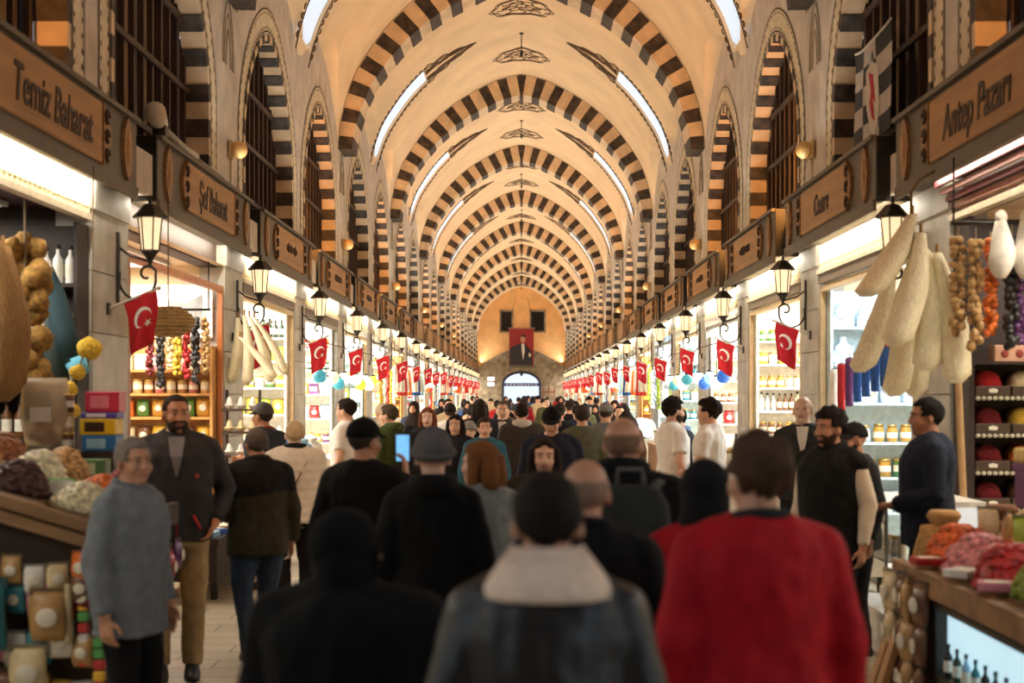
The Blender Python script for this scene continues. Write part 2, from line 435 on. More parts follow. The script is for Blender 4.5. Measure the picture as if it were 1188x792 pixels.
def shell(sd):
    mb = MB(); mats = [PILL, INT_W, INT_C, INT_D, INT_B, WOOD_D]
    for n in SHOPS:
        s = sy(n); y0, y1 = s - .38, s + 3.7
        m = 3 if n == 1 and sd < 0 else 2 if (n in (1, 2) or (sd > 0 and n == 1)) else 4 if (sd > 0 and n in (2, 6, 9)) else 1
        X = lambda v: sd * v
        def bx(xa, xb, *r, m=0):
            a, b = sorted((X(xa), X(xb))); mb.box(a, b, *r, m)
        mb.quad((X(SHX), y0, 0), (X(SHX), y1, 0), (X(SHX), y1, SHZ), (X(SHX), y0, SHZ), m)
        mb.quad((X(SP), y0, SHZ), (X(SHX), y0, SHZ), (X(SHX), y1, SHZ), (X(SP), y1, SHZ), m)
        mb.quad((X(SP), y0 + .004, 0), (X(SHX), y0 + .004, 0), (X(SHX), y0 + .004, SHZ), (X(SP), y0 + .004, SHZ), m)
        mb.quad((X(SP + .3), y1 - .003, 0), (X(SHX), y1 - .003, 0), (X(SHX), y1 - .003, SHZ), (X(SP + .3), y1 - .003, SHZ), m)
        bx(SP + .302, SHX, y1 + .004, y1 + 1.0, 0, SHZ, m=0)              # partition behind the pilaster
        bx(SP + .1, SP + .3, y0, y1, SHZ - .02, ZB + .12, m=5)              # lintel
        bx(SP, SHX, y0, y1, 0, .1, m=0)                                 # raised shop floor
        bx(SP + .3, SHX, y0, y1, SHZ + .02, SHZ + .1, m=5)
        # pilaster at the far end of this shop: plinth, shaft with joints, capital
        p0, p1 = y1, y1 + 1.02
        bx(SP - .04, SP + .3, p0 - .02, p1 + .02, 0, .35)
        for q in range(6): bx(SP, SP + .3, p0 + .0, p1 - .0, .352 + q * .5, .352 + q * .5 + .492)
        bx(SP - .02, SP + .3, p0 - .01, p1 + .01, 3.34, 3.58)
    o = mb.build('wall_left' if sd < 0 else 'wall_right', mats); struct(o, 'pilasters and partitions of the shop row')
shell(-1); shell(1)
def end_wall():
    mb = MB(); y = YEND; W2 = WW + .02
    # orange plaster field, cut by the big stone arch below
    def arch(x): t = min(1, abs(x) / 3.2); return 3.9 + 1.45 * (1 - t ** 1.6)
    N = 32
    for i in range(N):
        xa, xb = -W2 + 2 * W2 * i / N, -W2 + 2 * W2 * (i + 1) / N
        za, zb = (float(np.interp(abs(q), _px[::-1], _pz[::-1])) + .05 for q in (xa, xb))
        mb.quad((xa, y, arch(xa)), (xb, y, arch(xb)), (xb, y, zb), (xa, y, za), 0)
        mb.loft([[(xa, y - .14, arch(xa) - .28), (xa, y - .14, arch(xa) + .02), (xa, y + .02, arch(xa) + .02), (xa, y + .02, arch(xa) - .28)],
                 [(xb, y - .14, arch(xb) - .28), (xb, y - .14, arch(xb) + .02), (xb, y + .02, arch(xb) + .02), (xb, y + .02, arch(xb) - .28)]], 1)
        # ashlar below with the gate opening cut out
        gw = 1.4; g = lambda x: 2.55 + .95 * math.sqrt(max(0, 1 - (abs(x) / gw) ** 2)) if abs(x) < gw else 0
        xs = sorted(set([xa, xb] + [q for q in (-gw, gw) if xa < q < xb]))
        for p, q in zip(xs, xs[1:]):
            mid = (p + q) / 2
            b0, b1 = (0, 0) if abs(mid) > gw else (g(p) or 2.55, g(q) or 2.55)
            mb.quad((p, y - .05, b0), (q, y - .05, b1), (q, y - .05, arch(q)), (p, y - .05, arch(p)), 1)
    struct(mb.build('wall_back', [ORANGE, ENDSTONE]), 'orange plastered end wall over a stone arch')
    for i, (xa, xb) in enumerate(((-1.66, -.62), (.6, 1.84))):
        r = bpy.data.objects.new('window_%d' % (90 + i), None); C.objects.link(r); r.location = ((xa + xb) / 2, y, 6.6 + .75); struct(r, 'dark barred window high in the end wall')
        w, h = (xb - xa) / 2, .86
        mb = MB()
        mb.box(-w, w, -.09, .02, h - .13, h); mb.box(-w, w, -.09, .02, -h, -h + .13); mb.box(-w, -w + .13, -.09, .02, -h, h); mb.box(w - .13, w, -.09, .02, -h, h); mb.build('window_frame', [ENDSTONE], r)
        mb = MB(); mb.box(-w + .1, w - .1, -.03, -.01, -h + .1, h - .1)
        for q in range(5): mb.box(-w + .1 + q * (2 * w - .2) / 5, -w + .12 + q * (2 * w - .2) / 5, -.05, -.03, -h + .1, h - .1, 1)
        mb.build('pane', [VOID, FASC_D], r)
    r = bpy.data.objects.new('door_1', None); C.objects.link(r); r.location = (0, y, 0); struct(r, 'arched gate open to daylight')
    mb = MB(); gw = 1.4
    pts = [(-gw, 0), (-gw, 1.3), (-gw, 2.55)] + [(-gw * math.cos(PI * i / 16), 2.55 + .95 * math.sin(PI * i / 16)) for i in range(1, 16)] + [(gw, 2.55), (gw, 1.3), (gw, 0)]
    mb.tube([(px, -.08, pz) for px, pz in pts], .09, 6, 0, False); mb.build('door_frame', [HUE((34, 42, 66))], r)
    mb = MB(); mb.box(-1.36, 1.36, -.06, -.02, 2.45, 2.68, 0)
    for q in range(9): mb.box(-1.15 + q * .27, -1.15 + q * .27 + .17, -.066, -.06, 2.53, 2.6, 1)
    mb.build('banner', [HUE((40, 60, 130)), HUE((220, 225, 235))], r)
    mb = MB(); mb.ell((0, -.05, 3.42), (.13, .05, .22), 10, 8); mb.build('crest', [HUE((40, 42, 50))], r)
    sg = M('white_lit_shop_sign', (238, 238, 244), emit=1.1, var=0)
    for nm, xa, xb, za, zb, mt in (('information_board', -2.55, -2.05, 2.85, 3.15, sg), ('information_board', -2.55, -2.05, 2.45, 2.72, sg)):
        t = tag(MB().box(xa, xb, y - .12, y - .06, za, zb, 0, .01).build(nm, [mt]), '%s of two small white notice boards left of the far gate' % ('upper' if za > 2.8 else 'lower'), 'notice board')
    t = thing('street_sign_stand', 'reddish timber stand with crossbar against the end wall right of the gate', 'stand', (2.05, y - .5, 0))
    m_ = MB(); m_.box(-.5, .5, -.04, .04, 1.95, 2.07); m_.build('crossbar', [HUE((120, 62, 40))], t)
    for q in (-.42, .0, .42):
        m_ = MB(); m_.box(q - .035, q + .035, -.035, .035, 0, 2.7 if q == 0 else 2.3); m_.build('post', [HUE((120, 62, 40))], t)
end_wall()
struct(MB().box(-7, 7, ARCH[0] - 2.2, ARCH[0] - 2, 0, 10.5).build('wall_added', [WALLM]), 'unseen added wall closing the hall behind the viewer')  # added wall that keeps sky light out; the real hall runs on here
struct(MB().box(-3.6, 3.6, ARCH[0] - 2, ARCH[0], 9.9, 10.1).build('ceiling', [PLASTER]))
for sd in (-1, 1): struct(MB().box(min(sd * 3.33, sd * 3.6), max(sd * 3.33, sd * 3.6), ARCH[0] - 2, ARCH[0], 0, 10).build('wall_left' if sd < 0 else 'wall_right', [WALLM]))
# hung portrait: a generic suited figure on red cloth
def portrait():
    t = thing('portrait_banner', 'tall framed portrait of a person in a dark suit hung above the far gate', 'portrait', (0, YEND - .9, 4.0))
    w, h = .92, 2.75
    m = MB(); m.box(-w, w, -.03, .03, 0, h); m.build('cloth', [HUE((150, 44, 46), .8)], t)
    m = MB(); m.tube([(-w - .08, 0, h + .03), (w + .08, 0, h + .03)], .05, 8); m.build('top_rod', [HUE((150, 120, 96))], t)
    m = MB(); m.box(-w - .03, w + .03, -.05, .05, -.16, .02); m.build('bottom_bar', [HUE((92, 84, 70))], t)
    m = MB(); m.prism([(-w + .03, .02), (w - .1, .02), (.8, .9), (.55, 1.35), (.22, 1.62), (-.12, 1.62), (-.6, 1.45), (-w + .03, 1.2)], 'y', -.06, -.03); m.build('suit', [HUE((48, 48, 52), .8)], t)
    m = MB(); m.prism([(.0, 1.62), (.2, 1.62), (.25, 1.1), (.12, .4), (.02, 1.1)], 'y', -.075, -.06); m.build('shirt_front', [HUE((220, 214, 206), .8)], t)
    m = MB(); m.ell((.1, -.04, 1.98), (.19, .05, .29), 14, 10); m.build('face', [HUE((188, 140, 116), .7)], t)
    m = MB(); m.ell((.12, -.035, 2.17), (.2, .05, .14), 14, 8); m.build('hair', [HUE((60, 48, 40), .7)], t)
    m = MB(); m.ell((.62, -.06, .78), (.1, .03, .16), 10, 8); m.build('hand', [HUE((205, 180, 165), .7)], t)
    cd = MB()
    for x in (-w, w): cd.tube([(x, 0, h), (x * .5, .6, h + 2.4)], .012, 5)
    cd.build('cord', [FASC_D], t)
portrait()
# ---------------------------------------------------------------- sign boards over the shops
NAMES = {(-1, 1): 'Temiz Baharat', (-1, 2): 'Şef Baharat', (1, 1): 'Antep Pazarı', (1, 2): 'Cemre'}
ORD = ['', 'first', 'second', 'third', 'fourth', 'fifth', 'sixth', 'seventh', 'eighth', 'ninth', 'tenth', 'eleventh', 'twelfth', 'thirteenth', 'fourteenth', 'fifteenth', 'sixteenth', 'seventeenth', 'eighteenth', 'nineteenth', 'twentieth']
SIDE = {-1: 'left', 1: 'right'}
ZF0, ZF1 = 3.58, 4.19
def fascia(sd, n):
    x0 = 3.29 if sd < 0 else 3.2; s = sy(n)
    nm = NAMES.get((sd, n))
    t = thing('shop_sign', ('taupe shop sign reading %s over the %s shop on the %s' % (nm, ORD[n], SIDE[sd])) if nm else 'taupe sign board with tan name panel over the %s shop on the %s' % (ORD[n], SIDE[sd]), 'shop sign', (sd * x0, s + 2.2, ZF0), group='sign boards over the shops')
    H = ZF1 - ZF0; far = n > 7
    m = MB(); a, b = sorted((0, sd * .3)); m.box(a, b, -2.2, 2.2, 0, H, 0, 0 if far else .015)
    m.build('board', [FASC], t)
    for e in (-1, 1): MB().box(a + .005, b - .005, e * 2.203 - .012, e * 2.203 + .012, .01, H - .01).build('end_cap', [FASC_D], t)
    m = MB(); a2, b2 = sorted((-sd * .03, sd * .01)); pw = 1.12
    m.box(a2, b2, -pw, pw, .07, H - .07, 0, 0 if far else .01); m.build('name_panel', [PANEL], t)
    if not far:
        a3, b3 = sorted((-sd * .045, sd * .01))
        MB().box(a3, b3, -2.19, 2.19, H - .035, H + .005).build('moulding', [FASC], t); MB().box(*sorted((-sd * .02, sd * .01)), -2.19, 2.19, -.075, .03).build('moulding', [FASC], t)
    for e in (-1, 1):                  # carved scroll ends beside the panel, pointed lozenges near the board ends
        m = MB()
        P = [(e * (pw + .02), .06)] + [(e * (pw + .03 + .2 * math.sin(PI * q / 8) ** .8), .07 + (H - .14) * q / 8) for q in range(9)] + [(e * (pw + .02), H - .06)]
        if e > 0: P = P[::-1]
        m.prism(P if sd < 0 else P[::-1], 'x', *sorted((-sd * .035, sd * .005)))
        if not far:
            for q in range(3): m.tube([(-sd * .045, e * (pw + .09 + .035 * math.cos(r * .9)), .14 + q * .15 + .05 * math.sin(r * .9)) for r in range(7)], .014, 5, 1)
        m.build('carved_scroll', [GILT, INK], t)
        m = MB(); c = e * 1.86
        m.prism([(c, .04), (c + .09, .14), (c + .13, H / 2), (c + .09, H - .14), (c, H - .04), (c - .09, H - .14), (c - .13, H / 2), (c - .09, .14)], 'x', *sorted((-sd * .03, sd * .005)))
        if not far: m.ell((-sd * .03, c, H / 2), (.015, .06, .14), 10, 8, 1)
        m.build('lozenge', [GILT, PANEL], t)
    rot = (PI / 2, 0, PI / 2 if sd < 0 else -PI / 2)
    if nm:
        text_mesh('lettering', nm, .36 if len(nm) > 8 else .32, INK, t, (-sd * .034, 0, H / 2 - .02), rot, .004, .15, .8)
    elif not far:
        m = MB(); r = random.Random(n * 3 + sd)
        for q in range(8):
            y = -.4 + q * .11; h = .05 + .07 * r.random(); m.tube([(-sd * .035, y, H / 2 - h * .5), (-sd * .035, y + .03, H / 2 + h * .6), (-sd * .035, y + .07, H / 2 - h * .3)], .013, 4)
        m.build('lettering', [INK], t)
for sd in (-1, 1):
    for n in SHOPS[1:]: fascia(sd, n)
# ---------------------------------------------------------------- lights
WARM = (1, .80, .55)
LAMP_G = M('lit_lantern_glass', (255, 226, 180), .3, emit=1.0, var=0)
LED = M('white_light_panel', (255, 246, 230), .4, emit=5, var=0)
LEDM = HUE((180, 180, 176), .4)
for sd in (-1, 1):
    for n in SHOPS:
        s = sy(n); cool = (sd > 0 and n in (2, 6, 9)); near = n <= 1
        col = (.82, .92, 1) if cool else (1, .94, .84)
        if n <= 6:
            t = thing('ceiling_light', 'flat white ceiling light panel inside the %s shop on the %s' % (ORD[n] or 'nearest', SIDE[sd]), 'ceiling light', (sd * 4.5, s + 1.9, SHZ - .03))
            m = MB(); m.box(-.55, .55, -1.3, 1.3, -.02, .02); m.build('frame', [LEDM], t)
            m = MB(); m.box(-.5, .5, -1.25, 1.25, -.032, -.02); m.build('diffuser', [LED], t)
        e = 18 if n == 0 else 70 if n == 1 else 150 if n == 2 else 230 if n == 3 else 320
        light('shop_light', 'AREA', (sd * 4.4, s + 1.9, SHZ - .08), e, col, 1.2, sy=2.6)
        light('front_light', 'AREA', (sd * (3.35 if sd < 0 else 3.26), s + 1.75, ZF0 - .012), 40 if n > 1 else (60 if sd < 0 else 34) if n == 1 else 5, (1, .91, .74), .05, (0, math.radians(-55 * sd), 0), sy=3.8)
        vl = light('vault_light', 'AREA', (sd * 3.08, s + 2.2, ZF1 + .12), [3, 10, 22, 25, 18, 20, 34, 40][n] if n < 8 else 46, (1, .97, .87), .3, (PI, math.radians(-34 * sd), 0), sy=2.4)
        vl.data.spread = 2.3
wd = bpy.data.worlds.new('sky'); bpy.context.scene.world = wd; wd.use_nodes = True
wd.node_tree.nodes['Background'].inputs['Color'].default_value = (.78, .88, 1, 1); wd.node_tree.nodes['Background'].inputs['Strength'].default_value = 1.2
# ---------------------------------------------------------------- camera
cam = bpy.data.cameras.new('camera'); co = bpy.data.objects.new('camera', cam); C.objects.link(co)
co.location = (0, 0, 1.85); co.rotation_euler = (PI / 2, 0, 0); cam.lens = 50; cam.sensor_width = 36
cam.shift_x = -11 / 1188; cam.shift_y = 61 / 1188; cam.dof.use_dof = True; cam.dof.focus_distance = 24; cam.dof.aperture_fstop = 2.0
cam.clip_start = .1; cam.clip_end = 400
sc = bpy.context.scene; sc.camera = co
sc.view_settings.view_transform = 'Standard'; sc.view_settings.look = 'None'; sc.view_settings.gamma = 1; sc.view_settings.exposure = 0
try: sc.cycles.use_denoising = True
except Exception: pass
# ---------------------------------------------------------------- stock: every article is a thing of its own, copies share their meshes
COL = {'red': (178, 32, 36), 'dark red': (112, 22, 26), 'orange': (222, 112, 36), 'yellow': (226, 186, 62), 'green': (84, 132, 60), 'lime': (176, 196, 60), 'white': (236, 232, 222), 'cream': (226, 206, 160),
       'pink': (222, 140, 156), 'purple': (104, 58, 112), 'blue': (44, 92, 170), 'teal': (52, 128, 140), 'black': (34, 32, 32), 'brown': (112, 72, 44), 'tan': (186, 146, 92), 'silver': (186, 190, 194), 'dark green': (40, 62, 46), 'gold': (196, 150, 60), 'light blue': (150, 192, 220)}
GLASS = M('clear_jar_glass', (226, 230, 226), .1, var=0, trans=.85)
LABEL = HUE((236, 228, 208)); LIDM = HUE((190, 160, 90), .35, .6); CORD = HUE((120, 100, 74), .9); METAL = HUE((60, 56, 52), .4, .7)
PROTO = {}
def mk_jar(t, c):
    MB().lathe([(.001, 0), (.05, 0), (.056, .02), (.056, .12), (.044, .14), (.044, .15)], n=14).build('body', [HUE(c, .3)], t)
    MB().lathe([(.047, .15), (.048, .175), (.001, .178)], n=14).build('lid', [LIDM], t)
    MB().lathe([(.0575, .04), (.0575, .1)], n=14, caps=False).build('label', [LABEL], t)
def mk_bottle(t, c):
    MB().lathe([(.001, 0), (.034, 0), (.037, .01), (.037, .17), (.014, .21), (.014, .245)], n=12).build('body', [HUE(c, .25)], t)
    MB().lathe([(.017, .245), (.017, .275), (.001, .276)], n=10).build('cap', [HUE((40, 36, 34))], t)
    MB().lathe([(.0382, .05), (.0382, .14)], n=12, caps=False).build('label', [LABEL], t)
def mk_box(t, c):
    MB().box(-.085, .085, -.05, .05, 0, .2, 0, .004).build('carton', [HUE(c)], t)
    m = MB(); m.box(-.06, .06, -.052, -.049, .06, .14); m.build('label_panel', [LABEL], t)
    m = MB(); m.box(-.086, .086, -.051, .051, .165, .18); m.build('band', [HUE(tuple(int(q * .55) for q in c))], t)
def mk_tin(t, c):
    MB().lathe([(.001, 0), (.06, 0), (.06, .15), (.058, .153)], n=16).build('body', [HUE(c, .35)], t)
    MB().lathe([(.063, .148), (.063, .17), (.05, .178), (.001, .18)], n=16).build('lid', [LIDM], t)
    MB().lathe([(.0612, .05), (.0612, .11)], n=16, caps=False).build('label', [LABEL], t)
def pillow(w, d, h, seed=0, n=8):
    r = random.Random(seed); m = MB(); rings = []
    for i in range(n + 1):
        v = i / n; f = max(.12, math.sin(PI * min(max(v, .03), .97)) ** .5); ring = []
        for j in range(14):
            a = 2 * PI * j / 14; k = 1 + .08 * math.sin(3 * a + seed + 4 * v)
            ring.append((w / 2 * math.cos(a) * (.86 + .14 * f) * k, d / 2 * math.sin(a) * f * k, h * v))
        rings.append(ring)
    return m.loft(rings, 0, True)
def mk_pouch(t, c):
    pillow(.17, .09, .22, 2).build('bag', [HUE(c, .35)], t)
    m = MB(); m.box(-.085, .085, -.006, .006, .205, .24); m.build('seal', [HUE(tuple(int(q * .6) for q in c))], t)
    m = MB(); m.ell((0, -.046, .11), (.05, .008, .045), 12, 6); m.build('label', [LABEL], t)
def mk_cup(t, c):
    MB().lathe([(.001, 0), (.035, 0), (.075, .05), (.08, .062), (.06, .064)], n=16).build('saucer', [HUE(c, .3)], t)
    MB().lathe([(.05, .02), (.055, .05), (.03, .15), (.012, .17), (.001, .172)], n=14).build('cone', [HUE(c, .3)], t)
def mk_plate(t, c):
    m = MB(); m.lathe([(.001, 0), (.1, .005), (.15, .03), (.15, .034), (.1, .012), (.001, .008)], n=24); m.xf(Matrix.Rotation(math.radians(78), 4, 'X')); m.xf(Matrix.Translation((0, .03, .15))); m.build('dish', [HUE((235, 235, 238), .2)], t)
    m = MB()
    for q in range(10): m.ell((.115 * math.cos(q * PI / 5), .115 * math.sin(q * PI / 5), .02), (.026, .026, .004), 8, 5)
    m.ell((0, 0, .012), (.055, .055, .005), 12, 5); m.xf(Matrix.Rotation(math.radians(78), 4, 'X')); m.xf(Matrix.Translation((0, .03, .15))); m['x'] if False else None
    o = m.build('painted_pattern', [HUE(c, .3)], t)
    m = MB(); m.box(-.05, .05, -.02, .1, 0, .02); m.build('stand', [WOOD_D], t)
def mk_bust(t, c):
    m = MB(); m.loft([[(w * math.cos(2 * PI * j / 16), .5 * w * math.sin(2 * PI * j / 16) + o, z) for j in range(16)] for w, o, z in ((.09, 0, 0), (.1, 0, .02), (.1, .0, .1), (.07, .01, .17), (.035, .02, .2), (.03, .02, .26))], 0, True); m.build('bust', [HUE((216, 226, 236), .6)], t)
    m = MB(); m.tube([(.085 * math.cos(q * PI / 12), -.058 + .02 * abs(math.cos(q * PI / 12)), .17 - .1 * math.sin(q * PI / 12)) for q in range(13)], .007, 6); m.build('necklace', [HUE(c, .3, .6)], t)
def mk_lampglobe(t, c):
    MB().ell((0, 0, -.42), (.1, .1, .1), 16, 10).build('globe', [M('glowing_mosaic_%02x%02x%02x' % c, c, .3, emit=1.2, var=.3, scale=40)], t)
    m = MB(); m.lathe([(.03, -.3), (.05, -.32), (.02, -.34)], n=10); m.build('collar', [METAL], t)
    m = MB(); m.tube([(0, 0, 0), (0, 0, -.32)], .006, 5); m.build('chain', [METAL], t)
def mk_scarf(t, c):
    m = MB(); R = []
    for i in range(9):
        v = i / 8; top = []
        for j in range(13):
            u = j / 12 - .5; top.append((u * .26 * (.75 + .25 * v), .03 * math.sin(u * 16 + v * 2), -.62 * v))
        R.append([(x, y - .008, z) for x, y, z in top] + [(x, y + .008, z) for x, y, z in top[::-1]])
    m.loft(R, 0, True); m.build('cloth', [HUE(c, .8)], t)
    m = MB(); m.tube([(-.14, 0, .01), (.14, 0, .01)], .008, 6); m.tube([(0, 0, .01), (0, 0, .07), (.02, 0, .09)], .005, 5); m.build('hanger', [METAL], t)
def lumpy(m, c, r, seed, nu=8, nv=6, amp=.18, mi=0):
    o = len(m.v); m.ell(c, r, nu, nv, mi); cc = Vector(c)
    for i in range(o, len(m.v)):
        p = Vector(m.v[i]) - cc; k = 1 + amp * noise.noise(p * (1.2 / max(r if not isinstance(r, tuple) else max(r), .01)) + Vector((seed, seed * 1.7, 0))); m.v[i] = tuple(cc + p * k)
def mk_string(t, c, L=.9, rad=.036, step=.045):
    m = MB(); m.tube([(0, 0, 0), (.004, 0, -L / 2), (0, 0, -L)], .006, 5); m.build('cord', [CORD], t)
    m = MB(); r = random.Random(int(c[0] + L * 100))
    z = -.1
    while z > -L:
        for q in range(3):
            a = r.random() * 6.28; lumpy(m, (rad * .7 * math.cos(a), rad * .7 * math.sin(a), z + r.uniform(-.02, .02)), (rad * r.uniform(.6, .85), rad * r.uniform(.6, .85), rad * r.uniform(.8, 1.2)), r.random() * 9, 7, 5)
        z -= step
    o = m.build('dried_pods', [HUE(c, .45, 0, .3, 25)], t); o['kind'] = 'stuff'
def mk_sponge(t, c):
    m = MB(); lumpy(m, (0, 0, .09), (.1, .09, .09), 3, 18, 12, .25); m.build('sponge', [M('porous_sponge_%02x%02x%02x' % c, c, .95, 0, .22, 40, .6)], t)
def mk_sack(t, c):
    m = pillow(.36, .3, .42, 5, 10); m.build('sack', [M('woven_sack_%02x%02x%02x' % c, c, .95, 0, .2, 40, .3)], t)
    m = MB(); m.lathe([(.06, .4), (.1, .47), (.08, .5), (.001, .47)], n=12); m.build('neck', [HUE(c, .9)], t)
def mk_book(t, c):
    MB().box(-.11, .11, -.09, .09, 0, .05, 0, .004).build('packet', [HUE(c, .4)], t)
    m = MB(); m.box(-.07, .07, -.06, .06, .05, .053); m.build('label', [LABEL], t)
MK = dict(jar=mk_jar, bottle=mk_bottle, box=mk_box, tin=mk_tin, pouch=mk_pouch, cup=mk_cup, plate=mk_plate, bust=mk_bust, lamp=mk_lampglobe, scarf=mk_scarf, string=mk_string, sponge=mk_sponge, sack=mk_sack, packet=mk_book)
NAME = dict(jar='preserve_jar', bottle='glass_bottle', box='carton_box', tin='round_tin', pouch='spice_pouch', cup='porcelain_cup', plate='painted_plate', bust='necklace_bust', lamp='mosaic_lamp', scarf='hanging_scarf', string='dried_pepper_string', sponge='natural_sponge', sack='stuffed_sack', packet='flat_packet')
KIND = dict(jar='gold lidded jar', bottle='glass bottle', box='carton', tin='gold lidded tin', pouch='sealed pouch', cup='porcelain cone cup', plate='painted plate', bust='necklace bust', lamp='glowing mosaic lamp', scarf='hanging scarf', string='string of dried peppers', sponge='sponge', sack='stuffed sack', packet='flat packet')
CAT = dict(jar='jar', bottle='bottle', box='box', tin='tin', pouch='packet', cup='cup', plate='plate', bust='necklace stand', lamp='lamp', scarf='scarf', string='dried peppers', sponge='sponge', sack='sack', packet='packet')
def an(kind, col, loc, where, rz=0, scale=1.0, name=None, idx=None):
    label = '%s %s %s' % (col, KIND[kind], where); group = '%s %s' % (CAT[kind], where)
    if idx: label = '%s %s, %s along, %s' % (col, KIND[kind], ORD[idx], where)
    key = (kind, col)
    if key not in PROTO:
        t = thing(name or NAME[kind], label, CAT[kind], loc, rz, group); MK[kind](t, COL[col]); t.scale = scale if isinstance(scale, tuple) else (scale,) * 3; PROTO[key] = t; return t
    c = copy_tree(PROTO[key], loc, rz, label, group, scale)
    c.name = name or NAME[kind]
    return c
LV = ['', 'lowest', 'second', 'third', 'fourth', 'fifth', 'sixth', 'seventh']
def shelf(sd, n, zs, x0, x1, mat, goods, y=None, dep=.3, posts=True, name='shelf_unit', sc=1.0, back=True, fillx=None, where=None, seed=0, top=None):
    """shelf unit against the far partition of shop n, facing the entrance; goods = one list of (kind, colours) per board"""
    y1 = (sy(n) + 3.7 if y is None else y) - .01; r = random.Random(n * 31 + sd + seed)
    where = where or 'of the %s %s shop' % (ORD[n], SIDE[sd])
    t = thing(name, 'tall shelf unit against the far partition %s' % where, 'shelf', (0, y1 - dep, 0))
    a, b = sorted((sd * x0, sd * x1)); zt = top or zs[-1] + .42
    if back: MB().box(a, b, dep - .02, dep, .12, zt).build('back_panel', [mat], t)
    for q in (a, b - .03):
        MB().box(q, q + .03, 0, dep - .02, .1, zt).build('side_panel', [mat], t)
    for i, z in enumerate(zs):
        MB().box(a + .03, b - .03, .0, dep - .02, z - .03, z).build('board', [mat], t)
        g = goods[i % len(goods)]
        if not g: continue
        kind, cols = g; w = dict(jar=.125, bottle=.085, box=.19, tin=.14, pouch=.185, cup=.17, plate=.31, bust=.22, packet=.24, sponge=.22, sack=.4).get(kind, .2) * sc
        xa = min(x1, fillx or x1); x = x0 + .05 + w / 2; k = 0
        while x + w / 2 < xa - .03:
            c = cols[(k // 3 if len(cols) > 1 and kind in ('bottle', 'jar') else k) % len(cols)]
            an(kind, c, (sd * x, y1 - dep + dep * .45 + r.uniform(-.01, .01) + (.03 if kind in ('plate', 'cup') else 0), z + .001), 'on the %s board %s' % (LV[min(i + 1, 7)], where), 0, sc * r.uniform(.94, 1.06), None, k + 1); x += w * r.uniform(1.02, 1.1); k += 1
    return t
# ---------------------------------------------------------------- lanterns and flags on every pilaster
def lantern_proto():
    t = thing('wall_lantern', 'black lantern', 'lantern', (0, 0, 0), 0); t.scale = (1.08, 1.08, 1.12)
    m = MB(); m.box(0, .02, -.025, .025, -.12, .42, 0, .004); m.build('wall_plate', [METAL], t)
    m = MB(); P = [(.02, 0, .12)]
    for q in range(13): a = math.radians(190 + q * 15); P.append((.16 + .145 * math.cos(a), 0, .06 + .15 * math.sin(a) * 1.0))
    for q in range(9): a = math.radians(20 + q * 34); rr = .075 - q * .006; P.append((.235 + rr * math.cos(a), 0, .10 + rr * math.sin(a)))
    m.tube(P, .011, 7); m.tube([(.02, 0, .3), (.1, 0, .24), (.24, 0, .2)], .009, 6); m.build('scroll_bracket', [METAL], t)
    m = MB(); m.lathe([(.012, .16), (.02, .2), (.05, .25), (.072, .27), (.07, .285)], (.26, 0, 0), 6, sm=False); m.build('lamp_base', [METAL], t)
    m = MB(); m.lathe([(.066, .286), (.092, .53)], (.26, 0, 0), 6, sm=False); m.build('glass', [LAMP_G], t)
    m = MB()
    for q in range(6): a = 2 * PI * q / 6; m.tube([(.26 + .069 * math.cos(a), .069 * math.sin(a), .28), (.26 + .096 * math.cos(a), .096 * math.sin(a), .535)], .006, 5)
    m.build('cage', [METAL], t)
    m = MB(); m.lathe([(.135, .525), (.14, .54), (.1, .58), (.06, .625), (.03, .635), (.001, .64)], (.26, 0, 0), 6, sm=False); m.build('cap', [METAL], t)
    m = MB(); m.lathe([(.012, .635), (.018, .66), (.008, .68), (.001, .71)], (.26, 0, 0), 8); m.build('finial', [METAL], t)
    return t
FLAGR = M('red_flag_cloth', (190, 20, 34), .8, 0, .06, 10); FLAGW = M('white_flag_emblem', (240, 236, 230), .8, 0, .02)
def flag_proto():
    t = thing('hanging_flag', 'red flag', 'flag', (0, 0, 0), 0)
    m = MB(); m.tube([(0, 0, 0), (.42, 0, .17)], .012, 7); m.ell((.425, 0, .172), .02, 8, 6); m.build('pole', [HUE((222, 214, 200), .5)], t)
    m = MB(); m.box(0, .02, -.03, .03, -.05, .05); m.build('socket', [METAL], t)
    def f(u, v, o=0):          # u across 0..1, v down 0..1
        x = lerp(.13, .40, u) + .10 * v * (1 - u) * .7 + .015 * math.sin(v * 5); y = .035 * math.sin(u * 7 + v * 2.5) * (.3 + v) + o
        return (x, y, .17 * x / .42 - .47 * v * (1 - .08 * u))
    m = MB(); R = [[f(j / 12, i / 12, -.004) for j in range(13)] + [f(j / 12, i / 12, .004) for j in range(12, -1, -1)] for i in range(13)]
    m.loft(R, 0, True); c = m.build('cloth', [FLAGR], t)
    m = MB()
    for o in (-.0075, .0075):
        for i in range(28):
            a0, a1 = (math.radians(-140 + 280 * q / 28) for q in (i, i + 1))
            def P(a, inner):
                if not inner: u, v = .30 * math.cos(a + PI * 1.25), .30 * math.sin(a + PI * 1.25)
                else: u, v = .08 * math.cos(PI * .25) + .24 * math.cos(a + PI * 1.25), .08 * math.sin(PI * .25) + .24 * math.sin(a + PI * 1.25)
                return f(.5 + u, .42 + v * .62, o)
            k0, k1 = P(a0, 0), P(a1, 0); j0, j1 = P(a0, 1), P(a1, 1)
            m.quad(k0, k1, j1, j0)
        st = []
        for q in range(10):
            rr = .13 if q % 2 == 0 else .05; a = q * PI / 5 + .5; st.append(f(.5 + .2 + rr * math.cos(a), .42 + .14 + rr * math.sin(a) * .62, o))
        m.add(st, [tuple(range(10))])
    e = m.build('crescent_and_star', [FLAGW], c)
    return t
lp, fp = lantern_proto(), flag_proto(); first = True
